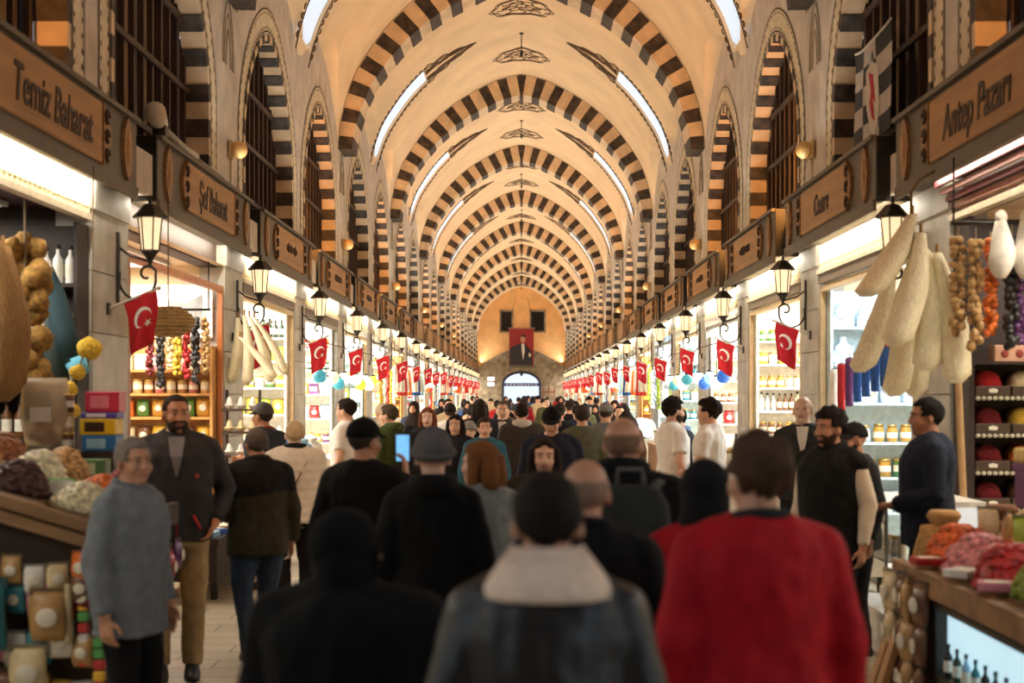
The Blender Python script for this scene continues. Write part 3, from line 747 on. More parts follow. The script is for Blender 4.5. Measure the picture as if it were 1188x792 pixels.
for n in range(2, 21):
    for sd in (-1, 1):
        y = sy(n) - .72; X = sd * (SP - .002); rz = 0 if sd < 0 else PI
        where = 'on the pilaster before the %s shop on the %s' % (ORD[n], SIDE[sd])
        l1, l2 = 'black scroll bracket lantern ' + where, 'red crescent flag on a pole ' + where
        if first:
            lp.location = (X, y, 2.76); fp.location = (X, y - .28, 2.56); lp['label'] = l1; fp['label'] = l2; lp['group'] = 'lanterns along the shop fronts'; fp['group'] = 'flags along the shop fronts'; first = False
        else:
            copy_tree(lp, (X, y, 2.76), rz, l1, 'lanterns along the shop fronts')
            r = random.Random(n * 5 + sd)
            copy_tree(fp, (X, y - .28, 2.56 + r.uniform(-.04, .04)), rz + r.uniform(-.3, .3), l2, 'flags along the shop fronts', r.uniform(.98, 1.12))
# ---------------------------------------------------------------- corrugated shutter boxes under the sign boards
SH_C = M('cream_corrugated_shutter', (226, 208, 168), .5, 0, .05, 3); SH_R = M('maroon_awning_slats', (110, 44, 48), .6, 0, .12, 5); SH_T = M('taupe_awning_case', (112, 92, 74), .5, 0, .08, 5)
RAILM = HUE((214, 200, 172), .4)
def shutter(sd, n):
    s = sy(n); maroon = sd > 0 and n == 1
    t = thing('shutter_box', ('maroon slatted awning' if maroon else 'cream corrugated shutter box') + ' above the opening of the %s shop on the %s' % (ORD[n], SIDE[sd]), 'shutter', (sd * (SP + .02), s - .36, 3.28))
    z1 = .29; rings = []; N = 40 if n < 6 else 16
    if maroon:
        for q in range(5):
            m = MB(); m.box(*sorted((sd * (.02 - q * .045), sd * (.05 - q * .045))), 0, 4.02, q * .055, q * .055 + .045); m.build('slat', [SH_R if q % 2 == 0 else HUE((170, 120, 110))], t)
    else:
        top = []; 
        for q in range(N * 2 + 1): top.append((-sd * (.0 + .022 * (q % 2)), 4.02 * q / (N * 2)))
        m = MB(); m.loft([[(x, y, 0) for x, y in top] + [(sd * .03, 4.02, 0), (sd * .03, 0, 0)], [(x, y, z1) for x, y in top] + [(sd * .03, 4.02, z1), (sd * .03, 0, z1)]]); m.build('corrugated_panel', [SH_C], t)
    m = MB(); m.box(*sorted((-sd * .05, sd * .03)), 0, 4.02, -.05, 0); m.build('bottom_rail', [RAILM], t)
    if n in (2, 3) and sd > 0 or n in (3, 4) and sd < 0:
        m = MB(); m.box(*sorted((-sd * .03, sd * .05)), .02, 4.0, -.16, -.05); m.build('awning_case', [SH_T], t)
for sd in (-1, 1):
    for n in range(1, 16):
        if not (sd < 0 and n == 2): shutter(sd, n)
# far shop-front posts: painted timber door frames
def door_frame(sd, n, mat, w):
    t = thing('shop_door_frame', '%s door frame of the %s shop on the %s' % (w, ORD[n], SIDE[sd]), 'door frame', (sd * (SP + .04), sy(n) - .36, .1)); L = 4.03
    for y in (.03, L - .08):
        MB().box(-.03, .03, y, y + .07, 0, 3.0).build('post', [mat], t)
    MB().box(-.03, .03, .1, L - .08, 2.93, 3.0).build('head_rail', [mat], t)
CREAMF = HUE((216, 190, 146), .5); ORW = M('orange_varnished_wood', (176, 104, 50), .4, 0, .15, 10, stretch=(1, 1, .1)); STEEL = HUE((150, 150, 146), .35, .5)
for sd in (-1, 1):
    for n in range(2, 13):
        if sd < 0 and n == 2: door_frame(sd, n, ORW, 'orange varnished wood')
        elif sd > 0 and n in (2, 3): door_frame(sd, n, CREAMF, 'cream painted')
        else: door_frame(sd, n, [STEEL, CREAMF][n % 2], ['grey steel', 'cream painted'][n % 2])
# ---------------------------------------------------------------- shop stock, by shop
DW = INT_D; LWD = M('honey_shelf_wood', (206, 150, 84), .5, 0, .12, 8); WHS = HUE((236, 232, 222), .4); GLS = HUE((200, 222, 230), .2)
shelf(-1, 1, [.3, .72, 1.12, 1.5, 1.9, 2.3, 2.72], 3.48, 4.9, DW, [('box', ['tan', 'brown']), ('jar', ['brown', 'dark red']), ('tin', ['black', 'dark green']), ('bottle', ['black', 'brown', 'white']), ('bottle', ['dark green', 'black', 'pink']), ('jar', ['brown', 'red', 'cream']), ('bottle', ['white', 'pink', 'red'])], sc=1.1, top=3.2)
shelf(-1, 2, [.35, .66, .97, 1.28, 1.59, 1.86, 2.13], 3.53, 4.9, LWD, [('box', ['tan', 'orange']), ('pouch', ['orange', 'yellow']), ('jar', ['brown', 'gold', 'red']), ('pouch', ['yellow', 'brown', 'cream']), ('pouch', ['gold', 'green', 'orange']), ('tin', ['cream', 'pink', 'tan']), ('box', ['pink', 'white', 'cream'])], sc=.88, top=2.4)
shelf(-1, 3, [.4, .8, 1.2, 1.55, 1.95, 2.35, 2.7], 3.53, 4.9, WHS, [('box', ['lime', 'yellow']), ('box', ['yellow', 'white']), ('cup', ['white', 'cream']), ('pouch', ['yellow', 'lime']), ('tin', ['lime', 'green', 'white']), ('box', ['lime', 'brown']), ('bottle', ['dark green', 'green'])])
shelf(-1, 4, [.5, .95, 1.4, 1.85, 2.3, 2.7], 3.53, 4.9, WHS, [('box', ['orange', 'white']), ('tin', ['purple', 'yellow', 'white']), ('pouch', ['light blue', 'red', 'white']), ('box', ['white', 'purple', 'yellow']), ('tin', ['dark green', 'black']), ('jar', ['orange', 'red', 'cream'])])
shelf(1, 2, [.5, .9, 1.3, 1.75, 2.2, 2.62], 3.53, 4.9, GLS, [('box', ['white', 'light blue']), ('tin', ['gold', 'green', 'red']), ('jar', ['silver', 'gold', 'teal']), ('bust', ['silver', 'gold']), ('bust', ['silver', 'light blue']), ('bust', ['silver', 'silver'])], sc=1.15)
shelf(1, 3, [.5, .9, 1.25, 1.6, 1.95, 2.3, 2.65], 3.53, 4.9, WHS, [('box', ['white', 'brown']), ('bottle', ['tan', 'brown', 'black']), ('jar', ['brown', 'gold', 'dark red']), ('bottle', ['silver', 'brown', 'cream']), ('jar', ['gold', 'cream', 'brown']), ('tin', ['yellow', 'white']), ('jar', ['green', 'white', 'dark green'])])
shelf(1, 4, [.5, .9, 1.3, 1.7, 2.1, 2.5], 3.53, 4.9, WHS, [('box', ['white', 'black']), ('box', ['black', 'white']), ('pouch', ['white', 'red']), ('jar', ['brown', 'cream']), ('tin', ['cream', 'brown']), ('plate', ['blue', 'teal'])])
# dark shelves of spice trays in the first shop on the right
def spice_shelves():
    y1 = sy(1) + 3.69; dep = .42; yb = y1 - dep; xs = [3.655 + .285 * q for q in range(4)]
    t = thing('spice_shelf', 'dark shelf rack with pale beaded edges holding arched trays of ground spice', 'shelf', (0, yb, 0))
    for x in (3.49, 4.85): MB().box(x - .02, x + .02, 0, dep - .01, .1, 3.25).build('side_panel', [DW], t)
    MB().box(3.51, 4.83, dep - .03, dep - .01, .1, 3.25).build('back_panel', [DW], t)
    rows = [(.92, ['brown', 'dark red', 'purple']), (1.21, ['dark red', 'brown', 'dark red']), (1.5, ['dark red', 'orange', 'red']), (1.79, ['dark red', 'yellow', 'orange']), (2.08, ['red', 'cream', 'green'])]
    for i, (z, cs) in enumerate(rows):
        MB().box(3.51, 4.83, .0, dep - .03, z - .28, z - .255).build('board', [DW], t)
        m = MB()
        for q in range(30): m.ell((3.535 + q * .0445, -.008, z - .263), (.02, .012, .016), 8, 5)
        m.build('beaded_edge', [HUE((190, 184, 160), .5)], t)
        for k, x in enumerate(xs):
            c = cs[k % len(cs)]; w = '%s along the %s board of the spice rack' % (ORD[k + 1], LV[i + 1])
            tr = thing('spice_tray', 'dark tray of %s ground spice, %s' % (c, w), 'spice tray', (x, yb, z - .254), group='arched spice trays')
            m = MB(); m.box(-.135, .135, .0, .03, 0, .085, 0, .004); m.box(-.135, -.115, .03, .34, 0, .085); m.box(.115, .135, .03, .34, 0, .085); m.box(-.115, .115, .03, .34, 0, .02); m.build('box', [HUE((70, 52, 36), .5)], tr)
            m = MB(); R = []
            for q in range(9):
                u = -1 + q / 4; R.append([(u * .113, .32, .025), (u * .113, .035, .07), (u * .113, .12, .085 + .12 * math.sqrt(max(0, 1 - u * u))), (u * .113, .30, .085 + .13 * math.sqrt(max(0, 1 - u * u)))])
            m.loft(R, 0, True); o = m.build('ground_spice', [M('ground_spice_' + c.replace(' ', '_'), COL[c], .95, 0, .15, 60, .3)], tr); o['kind'] = 'stuff'
            m = MB(); m.prism([(-.03, .035), (.03, .035), (.035, .06), (0, .07), (-.035, .06)], 'y', -.006, 0); m.build('price_tag', [LABEL], tr)
    b = thing('fruit_box', 'pink patterned box on top of the dark spice rack', 'box', (4.1, yb + .12, 2.101))
    MB().box(-.42, .42, -.08, .1, 0, .13, 0, .006).build('carton', [HUE((206, 160, 130))], b); 
    for q in range(7): MB().ell((-.34 + q * .113, -.083, .065), (.03, .005, .035), 8, 5).build('printed_fruit', [HUE((150, 60, 50))], b)
    MB().box(3.51, 4.83, .0, dep - .03, 2.08, 2.1).build('board', [DW], t)
spice_shelves()
pole = tag(MB().tube([(.06, -.1, 0), (.02, -.05, 1.2), (.0, .05, 2.35)], .028, 8).build('timber_pole', [HUE((176, 140, 96), .8)], None, (3.33, 10.85, 0)), 'pale timber pole leaning against the dark spice rack', 'pole')
# hanging strings of dried vegetables, first shop on the right and second on the left
def rod(sd, y, x0, x1, z, label):
    t = thing('hanging_rail', label, 'rail', (0, y, z)); MB().tube([(sd * x0, 0, 0), (sd * x1, 0, 0)], .014, 8).build('bar', [METAL], t)
    for x in (x0 + .02, x1 - .02): MB().tube([(sd * x, 0, 0), (sd * x, 0, (SHZ if x > 3.45 else ZF0) - z)], .008, 6).build('hanger_rod', [METAL], t)
rod(1, 10.4, 3.14, 4.6, 3.1, 'dark rail with strings of dried vegetables in the first shop on the right')
for i, (x, c, s) in enumerate([(3.55, 'tan', .9), (3.66, 'tan', 1.0), (3.79, 'orange', .85), (3.92, 'black', 1.0), (3.99, 'purple', .95), (4.12, 'orange', .85), (4.16, 'red', .95), (4.29, 'red', 1.0), (4.45, 'tan', .9), (4.6, 'dark red', 1.0), (4.75, 'tan', .9)]):
    an('string', c, (x - .36, 10.4 - .07 * (i % 2), 3.08 - .02 * (i % 3)), 'on the first right shop rail, %s from the pilaster' % (ORD[i + 1]), i, (1.25, 1.25, s))
def cloth_knot(x, y, z, w):
    t = thing('muslin_bundle', 'white muslin cloth %s' % w, 'cloth', (x, y, z))
    m = MB(); R = []
    for q in range(9):
        v = q / 8; rr = .035 + .06 * math.sin(PI * v) ** 1 * (.4 + v); R.append([(rr * math.cos(a) * (1 + .2 * math.sin(3 * a + v * 5)), rr * math.sin(a), -.42 * v) for a in (2 * PI * j / 12 for j in range(12))])
    m.loft(R, 0, True); m.build('drape', [HUE((226, 218, 204), .9)], t); MB().ell((0, 0, .02), (.045, .045, .05), 10, 7).build('knot', [HUE((226, 218, 204), .9)], t)
for i, x in enumerate((3.44, 3.62, 3.80)): cloth_knot(x, 10.2, 3.10, 'tied over the dried vegetables, %s from the pilaster' % ORD[i + 1])
rod(-1, 16.0, 3.5, 4.7, 2.8, 'dark rail with strings of dried vegetables in the second shop on the left')
for i, (x, c, s) in enumerate([(3.56, 'tan', .8), (3.66, 'black', .9), (3.76, 'red', .85), (3.86, 'yellow', .8), (3.95, 'cream', .7), (4.05, 'black', .95), (4.18, 'dark red', .8)]):
    an('string', c, (-x, 16.0 - .05 * (i % 2), 2.78), 'on the second left shop rail, %s from the pilaster' % ORD[i + 1], i, (1.1, 1.1, s))
# loofah bunches
LOOF = M('pale_loofah_fibre', (248, 234, 198), .95, 0, .10, 30, .5, stretch=(3, 3, .6)); LOOFB = M('brown_loofah_fibre', (150, 112, 66), .95, 0, .16, 30, .5, stretch=(3, 3, .6))
def loofah(loc, L, r, tilt, az, label, mat, group, bunch):
    t = thing('hanging_loofah', label, 'loofah', loc, az, group); m = MB(); R = []
    for q in range(15):
        v = q / 14; rr = r * (.34 + .66 * min(1, v * 1.9)) * (1 if v < .93 else .72 if v < .98 else .4); x = math.sin(tilt) * L * v + .05 * L * math.sin(v * 3)
        R.append([(x + rr * math.cos(a) * (1 + .06 * math.sin(5 * a + bunch)), rr * math.sin(a) * (1 + .06 * math.cos(4 * a)), -L * v * math.cos(tilt)) for a in (2 * PI * j / 16 for j in range(16))])
    m.loft(R, 0, True); m.build('fibre', [mat], t); m = MB(); m.tube([(0, 0, -.02), (0, 0, .07)], .012, 6); m.build('stalk', [LOOFB], t)
wl = ['short fat pale loofah pointing towards the aisle', 'long pale loofah at the middle of the bunch', 'pale loofah hanging straight down in the bunch', 'longest pale loofah on the pilaster side', 'stubby pale loofah sticking out towards the shop', 'shaded loofah at the rear of the bunch', 'low shaded loofah hanging beneath the bunch', 'narrow shaded loofah on the aisle side beneath']
for i, (dx, dy, dz, L, r, ti) in enumerate([(-.06, -.30, 0, .70, .115, -.52), (-.01, -.33, -.14, .86, .115, -.24), (.06, -.24, -.26, .90, .11, .0), (.13, -.28, -.28, .98, .105, .14), (.13, -.05, -.22, .55, .11, .36), (-.10, .0, -.35, .85, .10, -.30), (.02, .04, -.5, .85, .105, -.1), (.13, .16, -.5, .85, .10, .02)]):
    loofah((2.96 + dx, 11.0 + dy * 1.5, 3.18 + dz), L, r, ti, 0, wl[i] + ' before the second sign on the right', LOOF, 'loofah bunch on the right', i)
t = thing('hanging_twine', 'tan cord holding the pale loofah bunch up to the sign board on the right', 'twine', (3.0, 10.95, 3.2)); MB().tube([(0, 0, -.25), (0, 0, .2), (.06, .0, .3), (.21, 0, .385)], .012, 6).build('twine', [CORD], t)
for i, (dx, dz, L, r, ti) in enumerate([(-.12, 0, .78, .07, -.12), (-.02, .02, .82, .065, .02), (.06, 0, .8, .06, .3), (.14, -.02, .75, .055, .5), (.0, -.25, .6, .06, .7)]):
    loofah((-3.22 + dx, 16.75 - i * .12, 2.75 + dz), L, r, ti, 0, '%s pale slender loofah of the bunch before the third left shop' % ORD[i + 1], LOOF, 'loofah bunch on the left', i)
for i, (x, y, L, r) in enumerate([(-3.5, 9.6, 1.0, .13), (-3.42, 9.25, 1.05, .12), (-3.62, 9.35, .9, .12)]):
    loofah((x, y, 2.85), L, r, .03 * i, 0, '%s tan loofah hanging at the mouth of the first shop on the left' % ['thick', 'long', 'rough'][i], LOOFB, 'tan loofahs', i)
# brown sponge cluster and yellow sponges strung on a cord, first shop on the left
t = thing('sponge_net', 'long net of brown sea sponges hanging in the first shop on the left', 'sponges', (-3.56, 10.2, 2.95))
m = MB(); r = random.Random(4)
for q in range(46):
    z = -r.random() * 1.05; a = r.random() * 6.3; lumpy(m, (.11 * math.cos(a), .09 * math.sin(a), z), r.uniform(.06, .095), r.random() * 9, 9, 7, .3)
o = m.build('sponges', [M('brown_sea_sponge', (150, 112, 52), .95, 0, .3, 30, .6)], t); o['kind'] = 'stuff'; MB().tube([(0, 0, .38), (0, 0, -.9)], .01, 6).build('cord', [CORD], t)
t = thing('fabric_pouch', 'dark teal fabric pouch with light blue end hanging in the first shop on the left', 'pouch', (-3.62, 10.9, 2.72))
m = MB(); m.tube([(0, 0, .1), (.04, 0, -.1), (.12, -.02, -.4), (.2, -.02, -.62)], [.03, .08, .1, .085], 12); m.build('sleeve', [HUE((34, 62, 70), .8)], t)
m = MB(); m.tube([(.2, -.02, -.6), (.25, -.02, -.72)], [.088, .07], 12); m.build('lining_end', [HUE((110, 190, 220), .8)], t)
m = MB(); m.tube([(.02, .05, -.05), (.04, .05, -.5), (.06, .05, -.95)], [.06, .1, .08], 12); m.build('rear_sleeve', [HUE((44, 58, 52), .8)], t)
SPY = [(-3.44, 2.0, 1.25), (-3.49, 1.79, .95), (-3.55, 1.6, 1.0), (-3.6, 1.40, 1.0), (-3.62, 1.22, .95)]
for i, (x, z, s) in enumerate([(-3.22, 2.20, 1.0), (-3.31, 2.02, .68), (-3.37, 1.895, .72), (-3.37, 1.73, .85), (-3.41, 1.56, .95), (-3.41, 1.41, .72)]):
    an('sponge', 'yellow', (x, 10.6, z - .09 * s), 'strung beside the first left pilaster, %s from the top' % ORD[i + 1], i * 1.3, s * .92)
t = thing('hanging_twine', 'thin cord threaded through the yellow sponges', 'twine', (-3.2, 10.6, 2.6)); MB().tube([(0, .03, .95), (0, 0, -.3), (-.11, 0, -.58), (-.17, 0, -.7), (-.21, 0, -1.25)], .006, 5).build('string', [CORD], t)

t = thing('wicker_basket', 'round wicker basket hanging behind the flag at the second shop on the left', 'basket', (-3.18, 12.8, 2.62))
m = MB()
for q in range(9):
    z = -.03 * q; rr = .06 + .17 * math.sin(PI * (q + 1) / 10); m.tube([(rr * math.cos(a), rr * math.sin(a), z) for a in (2 * PI * j / 20 for j in range(21))], .016, 6)
m.build('woven_hoops', [HUE((186, 156, 104), .9)], t)
m = MB()
for q in range(14):
    a = 2 * PI * q / 14; m.tube([((.06 + .17 * math.sin(PI * (k + 1) / 10)) * math.cos(a), (.06 + .17 * math.sin(PI * (k + 1) / 10)) * math.sin(a), -.03 * k) for k in range(9)], .009, 5)
m.build('ribs', [HUE((150, 118, 74), .9)], t); MB().tube([(0, 0, -.02), (0, 0, .95)], .006, 5).build('cord', [CORD], t)
t = thing('picture_board', 'white picture board above the orange shelf in the second shop on the left', 'board', (-4.2, 16.5, 2.5))
MB().box(-.62, .62, -.02, .02, 0, .62, 0, .005).build('board', [HUE((238, 234, 226))], t)
m = MB(); m.prism([(-.5, .12), (-.1, .1), (0, .34), (-.2, .46), (-.42, .4)], 'y', -.026, -.019); m.build('red_picture', [HUE((190, 90, 70))], t)
m = MB(); m.prism([(.1, .1), (.5, .1), (.5, .5), (.3, .4), (.1, .45)], 'y', -.026, -.019); m.build('grey_picture', [HUE((150, 150, 150))], t)
# ---------------------------------------------------------------- counters with heaps of dried fruit and sweets in the two front shops
def heap(name, label, loc, rx, ry, h, ball, c, seed=1, cat='dried fruit', n=130, mat=None, shape=(1, 1, 1)):
    t = thing(name, label, cat, loc); r = random.Random(seed); m = MB()
    R = [[(rx * k * math.cos(a), ry * k * math.sin(a), z * h) for a in (2 * PI * j / 18 for j in range(18))] for k, z in ((1, 0), (.95, .2), (.75, .55), (.45, .85), (.15, .98))]
    m.loft(R, 0, True)
    for q in range(n):
        k = math.sqrt(r.random()); a = r.random() * 6.283; z = h * (1 - k ** 2 * .98)
        Rm = Matrix.Rotation(r.random() * 3, 3, 'Z') @ Matrix.Rotation(r.uniform(-.6, .6), 3, 'X')
        m.ell((rx * k * math.cos(a), ry * k * math.sin(a), z), (ball * shape[0], ball * shape[1] * r.uniform(.8, 1.1), ball * shape[2]), 7, 5, 0, Rm)
    o = m.build('pieces', [mat or HUE(c, .5, 0, .3, 30)], t); o['kind'] = 'stuff'
    m = MB(); m.loft([[(rx * 1.12 * math.cos(a) * (1), ry * 1.12 * math.sin(a), z) for a in (2 * PI * j / 18 for j in range(18))] for z in (-.012, -.004)]); m.build('tray', [HUE((140, 120, 90), .5)], t)
    return t
CW = M('scuffed_counter_wood', (150, 112, 74), .6, 0, .2, 8, stretch=(.3, 1, 1)); CDK = M('dark_counter_front', (58, 46, 36), .7, 0, .2, 5)
lz = lambda X: 1.19 + .30 * (-X - 2.17)
t = thing('display_counter', 'wooden counter with sloping trays of dried fruit at the first shop on the left', 'counter', (0, 0, 0))
m = MB(); m.loft([[(-3.42, y, .02), (-2.2, y, .02), (-2.2, y, lz(-2.2) - .08), (-3.42, y, lz(-3.42) - .08)] for y in (7.3, 8.75)]); m.build('carcass', [CDK], t)
m = MB(); m.loft([[(-3.44, y, lz(-3.44) - .075), (-2.17, y, lz(-2.17) - .075), (-2.17, y, lz(-2.17) - .05), (-3.44, y, lz(-3.44) - .05)] for y in (7.26, 8.8)]); m.build('sloping_top', [CW], t)
for dz, dy in ((-.01, 0), (-.09, .0)):
    m = MB(); m.loft([[(-3.44, y, lz(-3.44) + dz - .04), (-2.15, y, lz(-2.15) + dz - .04), (-2.15, y, lz(-2.15) + dz + .02), (-3.44, y, lz(-3.44) + dz + .02)] for y in (7.2, 7.25)]); m.build('end_rail', [CW], t)
m = MB(); m.box(-2.16, -2.12, 7.2, 8.8, lz(-2.15) - .13, lz(-2.15) + .0); m.build('front_rail', [CDK], t)
lh = [(-2.30, 7.46, 'mulberry_heap', 'heap of pale dried mulberries on the near corner tray of the left counter', .16, .15, .13, .020, (226, 214, 178), (1, 1, 1)), (-2.64, 7.45, 'date_heap', 'heap of dark brown dates beside the pale mulberries on the left counter', .17, .14, .15, .024, (74, 34, 30), (1.3, .7, .7)),
      (-2.97, 7.45, 'pistachio_heap', 'heap of yellow green pistachios on the left counter', .14, .14, .12, .018, (168, 160, 70), (1, .8, .8)), (-2.34, 7.93, 'apricot_heap', 'heap of orange dried apricots on the left counter', .15, .15, .13, .026, (216, 112, 40), (1, 1, .6)),
      (-2.70, 7.93, 'nougat_heap', 'heap of cream coloured nougat pieces behind the dates on the left counter', .16, .15, .16, .028, (232, 220, 190), (1, .8, .8)), (-3.06, 7.93, 'walnut_heap', 'heap of tan walnuts on the left counter against the wall', .15, .15, .15, .026, (170, 124, 78), (1, 1, .9)),
      (-2.36, 8.42, 'cranberry_heap', 'heap of dark red dried cranberries on the left counter', .15, .15, .14, .018, (120, 24, 30), (1, .9, .8)), (-2.72, 8.42, 'fig_heap', 'heap of beige dried figs on the left counter', .15, .15, .15, .03, (184, 148, 96), (1, 1, .7)), (-3.08, 8.42, 'almond_heap', 'heap of brown almonds in the rear corner of the left counter', .15, .15, .14, .02, (150, 92, 52), (1.2, .7, .6))]
for i, (x, y, nm, lb, rx, ry, h, b, c, shp) in enumerate(lh): heap(nm, lb, (x, y, lz(x) + .02), rx, ry, h, b, c, i + 3, shape=shp).rotation_euler.y = math.atan(.3)
tag(MB().box(-.09, .09, -.06, .06, 0, .12, 0, .02).build('lime_packet', [HUE((70, 150, 70), .4)], None, (-2.50, 7.69, lz(-2.55) - .03)), 'bright green packet between the date heap and the apricots', 'packet')
tag(MB().box(-.07, .07, -.004, .004, 0, .11).build('price_card', [HUE((240, 238, 230))], None, (-2.46, 7.58, lz(-2.47) - .0)), 'white price card standing behind the pale mulberries', 'price card')
# hung packets on the near end of the counter
cl = ['orange', 'cream', 'pink', 'tan', 'white', 'cream', 'brown']
for i in range(7):
    an('pouch', cl[i], (-2.9 + i * .115, 7.13, .93 - .02 * i + .03 * (i % 2)), 'hung on the near end of the left counter, %s from the wall' % ORD[i + 1], .2 * (i % 3), .62, 'hanging_pouch')
for i, (x, z, c) in enumerate([(-2.68, .58, 'teal'), (-2.58, .22, 'brown'), (-2.36, .62, 'tan'), (-2.8, .08, 'dark red'), (-2.46, .34, 'cream')]):
    an('pouch', c, (x, 7.05 if i == 0 else 7.1, z), 'hung low on the left counter end, %s of five' % ORD[i + 1], .1, 1.5 if i == 0 else 1.1, 'hanging_pouch')
def garland(x, y, z, L, seed, label):
    t = thing('hanging_garland', label, 'garland', (x, y, z)); r = random.Random(seed); pal = [(220, 80, 110), (240, 190, 60), (90, 170, 90), (240, 236, 230), (200, 60, 60), (110, 120, 190)]
    m = MB(); q = 0.0
    while q < L:
        m.box(-.028, .028, -.02, .02, -q - .05, -q, r.randrange(6), .008); q += .056
    o = m.build('wrapped_sweets', [HUE(c, .4) for c in pal], t); o['kind'] = 'stuff'; MB().tube([(0, 0, .06), (0, 0, 0)], .005, 5).build('string', [CORD], t)
garland(-2.12, 7.14, 1.02, .62, 2, 'colourful garland of wrapped sweets nearest the aisle on the left counter'); garland(-2.2, 7.15, .98, .5, 3, 'shorter garland of wrapped sweets on the left counter')
t = thing('hanging_stick', 'pale wooden stick hanging on the near end of the left counter', 'stick', (-2.27, 7.12, .62)); MB().capsule((0, 0, 0), (0, 0, .26), .022, .022, 10).build('stick', [HUE((206, 190, 150), .6)], t); MB().tube([(0, 0, .27), (0, .06, .34)], .005, 5).build('loop', [CORD], t)
# stepped stand behind it
t = thing('stepped_stand', 'dark stepped stand behind the dried fruit on the left', 'stand', (0, 0, 0))
MB().box(-3.43, -2.74, 9.3, 9.95, .02, 1.3).build('lower_step', [CDK], t); MB().box(-3.43, -2.74, 9.55, 9.95, 1.3, 1.46).build('upper_step', [CDK], t)
def carton(x, y, z, w, d, h, c, c2, label, rz=0):
    t = thing('gift_carton', label, 'box', (x, y, z), rz); m = MB(); m.box(-w / 2, w / 2, -d / 2, d / 2, 0, h, 0, .006); m.build('carton', [HUE(c, .4)], t)
    m = MB(); m.box(-w * .36, w * .2, -d / 2 - .003, -d / 2 + .002, h * .2, h * .8); m.build('picture_panel', [HUE(c2, .4)], t)
carton(-2.86, 9.72, 1.461, .23, .2, .11, (48, 120, 190), (150, 200, 230), 'blue gift carton at the bottom of the stack behind the dried fruit'); carton(-2.87, 9.72, 1.573, .24, .2, .11, (232, 196, 40), (60, 40, 30), 'bright yellow gift carton in the middle of the stack')
carton(-2.86, 9.72, 1.685, .24, .19, .04, (84, 70, 170), (230, 230, 240), 'thin violet carton on the yellow gift carton'); carton(-2.84, 9.72, 1.727, .23, .18, .14, (200, 50, 84), (226, 130, 150), 'pink and red gift carton on top of the stack')
carton(-3.07, 9.45, 1.301, .2, .16, .15, (196, 60, 50), (220, 200, 180), 'red lidded carton on the lower step beside the stack'); carton(-2.84, 9.42, 1.301, .2, .16, .12, (90, 130, 80), (190, 200, 160), 'sage green carton on the lower step before the stack')
t = thing('clear_bag', 'large clear bag packed with tan sponges on the stepped stand', 'bag', (-3.25, 9.74, 1.461)); m = pillow(.34, .26, .5, 7, 10); m.build('film', [M('clear_bag_film', (230, 214, 186), .15, var=0, trans=.6)], t)
m = MB(); r = random.Random(6)
for q in range(16): lumpy(m, (r.uniform(-.09, .09), r.uniform(-.05, .05), .08 + .022 * q), .055, q, 8, 6, .25)
o = m.build('sponges', [M('tan_sponge_fill', (200, 158, 92), .95, 0, .2, 30, .5)], t); o['kind'] = 'stuff'; m = MB(); m.box(-.07, .07, -.135, -.128, .2, .3); m.build('label', [LABEL], t)
for i in range(3): an('tin', ['brown', 'cream', 'brown'][i], (-3.10 , 9.72 , 1.461 + i * .132), 'stacked beside the clear bag of sponges, %s from the bottom' % ORD[i + 1], 0, .72)
# right-hand counter
rzf = lambda X: .90 + .30 * (X - 2.2)
t = thing('display_counter', 'long counter piled with sweets at the first shop on the right', 'counter', (0, 0, 0))
m = MB(); m.loft([[(2.24, y, .02), (3.42, y, .02), (3.42, y, rzf(3.42) - .06), (2.24, y, rzf(2.24) - .06)] for y in (5.9, 8.2)]); m.build('carcass', [CDK], t)
m = MB(); m.loft([[(2.2, y, rzf(2.2) - .06), (3.43, y, rzf(3.43) - .06), (3.43, y, rzf(3.43) - .02), (2.2, y, rzf(2.2) - .02)] for y in (5.85, 8.22)]); m.build('sloping_top', [CW], t)
MB().box(2.14, 2.2, 5.85, 8.22, .78, .9).build('front_rail', [CW], t); MB().box(2.1, 2.24, 5.85, 8.35, .02, .12).build('kick_board', [CW], t)
m = MB(); m.box(2.16, 2.235, 6.0, 7.45, .36, .40); m.box(2.16, 2.235, 6.0, 7.45, .73, .76); m.box(2.16, 2.235, 7.41, 7.45, .4, .73); m.box(2.16, 2.235, 6.0, 6.04, .4, .73); m.build('case_frame', [METAL], t)
MB().box(2.22, 2.236, 6.04, 7.41, .40, .73).build('lit_case_panel', [M('lit_cold_display', (190, 226, 240), .3, var=.05, emit=.9)], t)
for i in range(9): an('bottle', ['black', 'teal', 'light blue', 'dark green'][i % 4], (2.185, 6.12 + i * .145, .401), 'in the lit case of the right counter, %s along' % ORD[i + 1], 0, .62)
for i in range(12):
    an('pouch', ['brown', 'tan', 'brown', 'cream'][i % 4], (2.12 - .02 * (i % 2), 7.55 + (i % 4) * .18, .18 + .22 * (i // 4)), 'hung on the right counter corner, row %s' % ['three', 'two', 'one'][i // 4], -PI / 2 + .2 * (i % 3 - 1), 1.0, 'hanging_pouch', i % 4 + 1)
t = thing('leaning_slats', 'two pale wooden slats leaning at the far corner of the right counter', 'slats', (2.12, 7.9, .0))
for q in (0, .14): MB().prism([(-.16, .12), (-.12, .12), (0, .5), (-.04, .5)], 'y', q, q + .1).build('slat', [HUE((186, 140, 92), .6)], t)
rh = [('orange', 2.43, 7.9, (226, 104, 40)), ('mixed pink and white', 2.4, 7.45, (222, 140, 140)), ('red', 2.4, 6.95, (190, 44, 44)), ('green and yellow', 2.42, 6.45, (150, 170, 60)), ('cream', 2.82, 7.7, (222, 196, 150)), ('peach', 2.84, 7.2, (228, 150, 110)), ('brown', 2.84, 6.7, (120, 76, 50))]
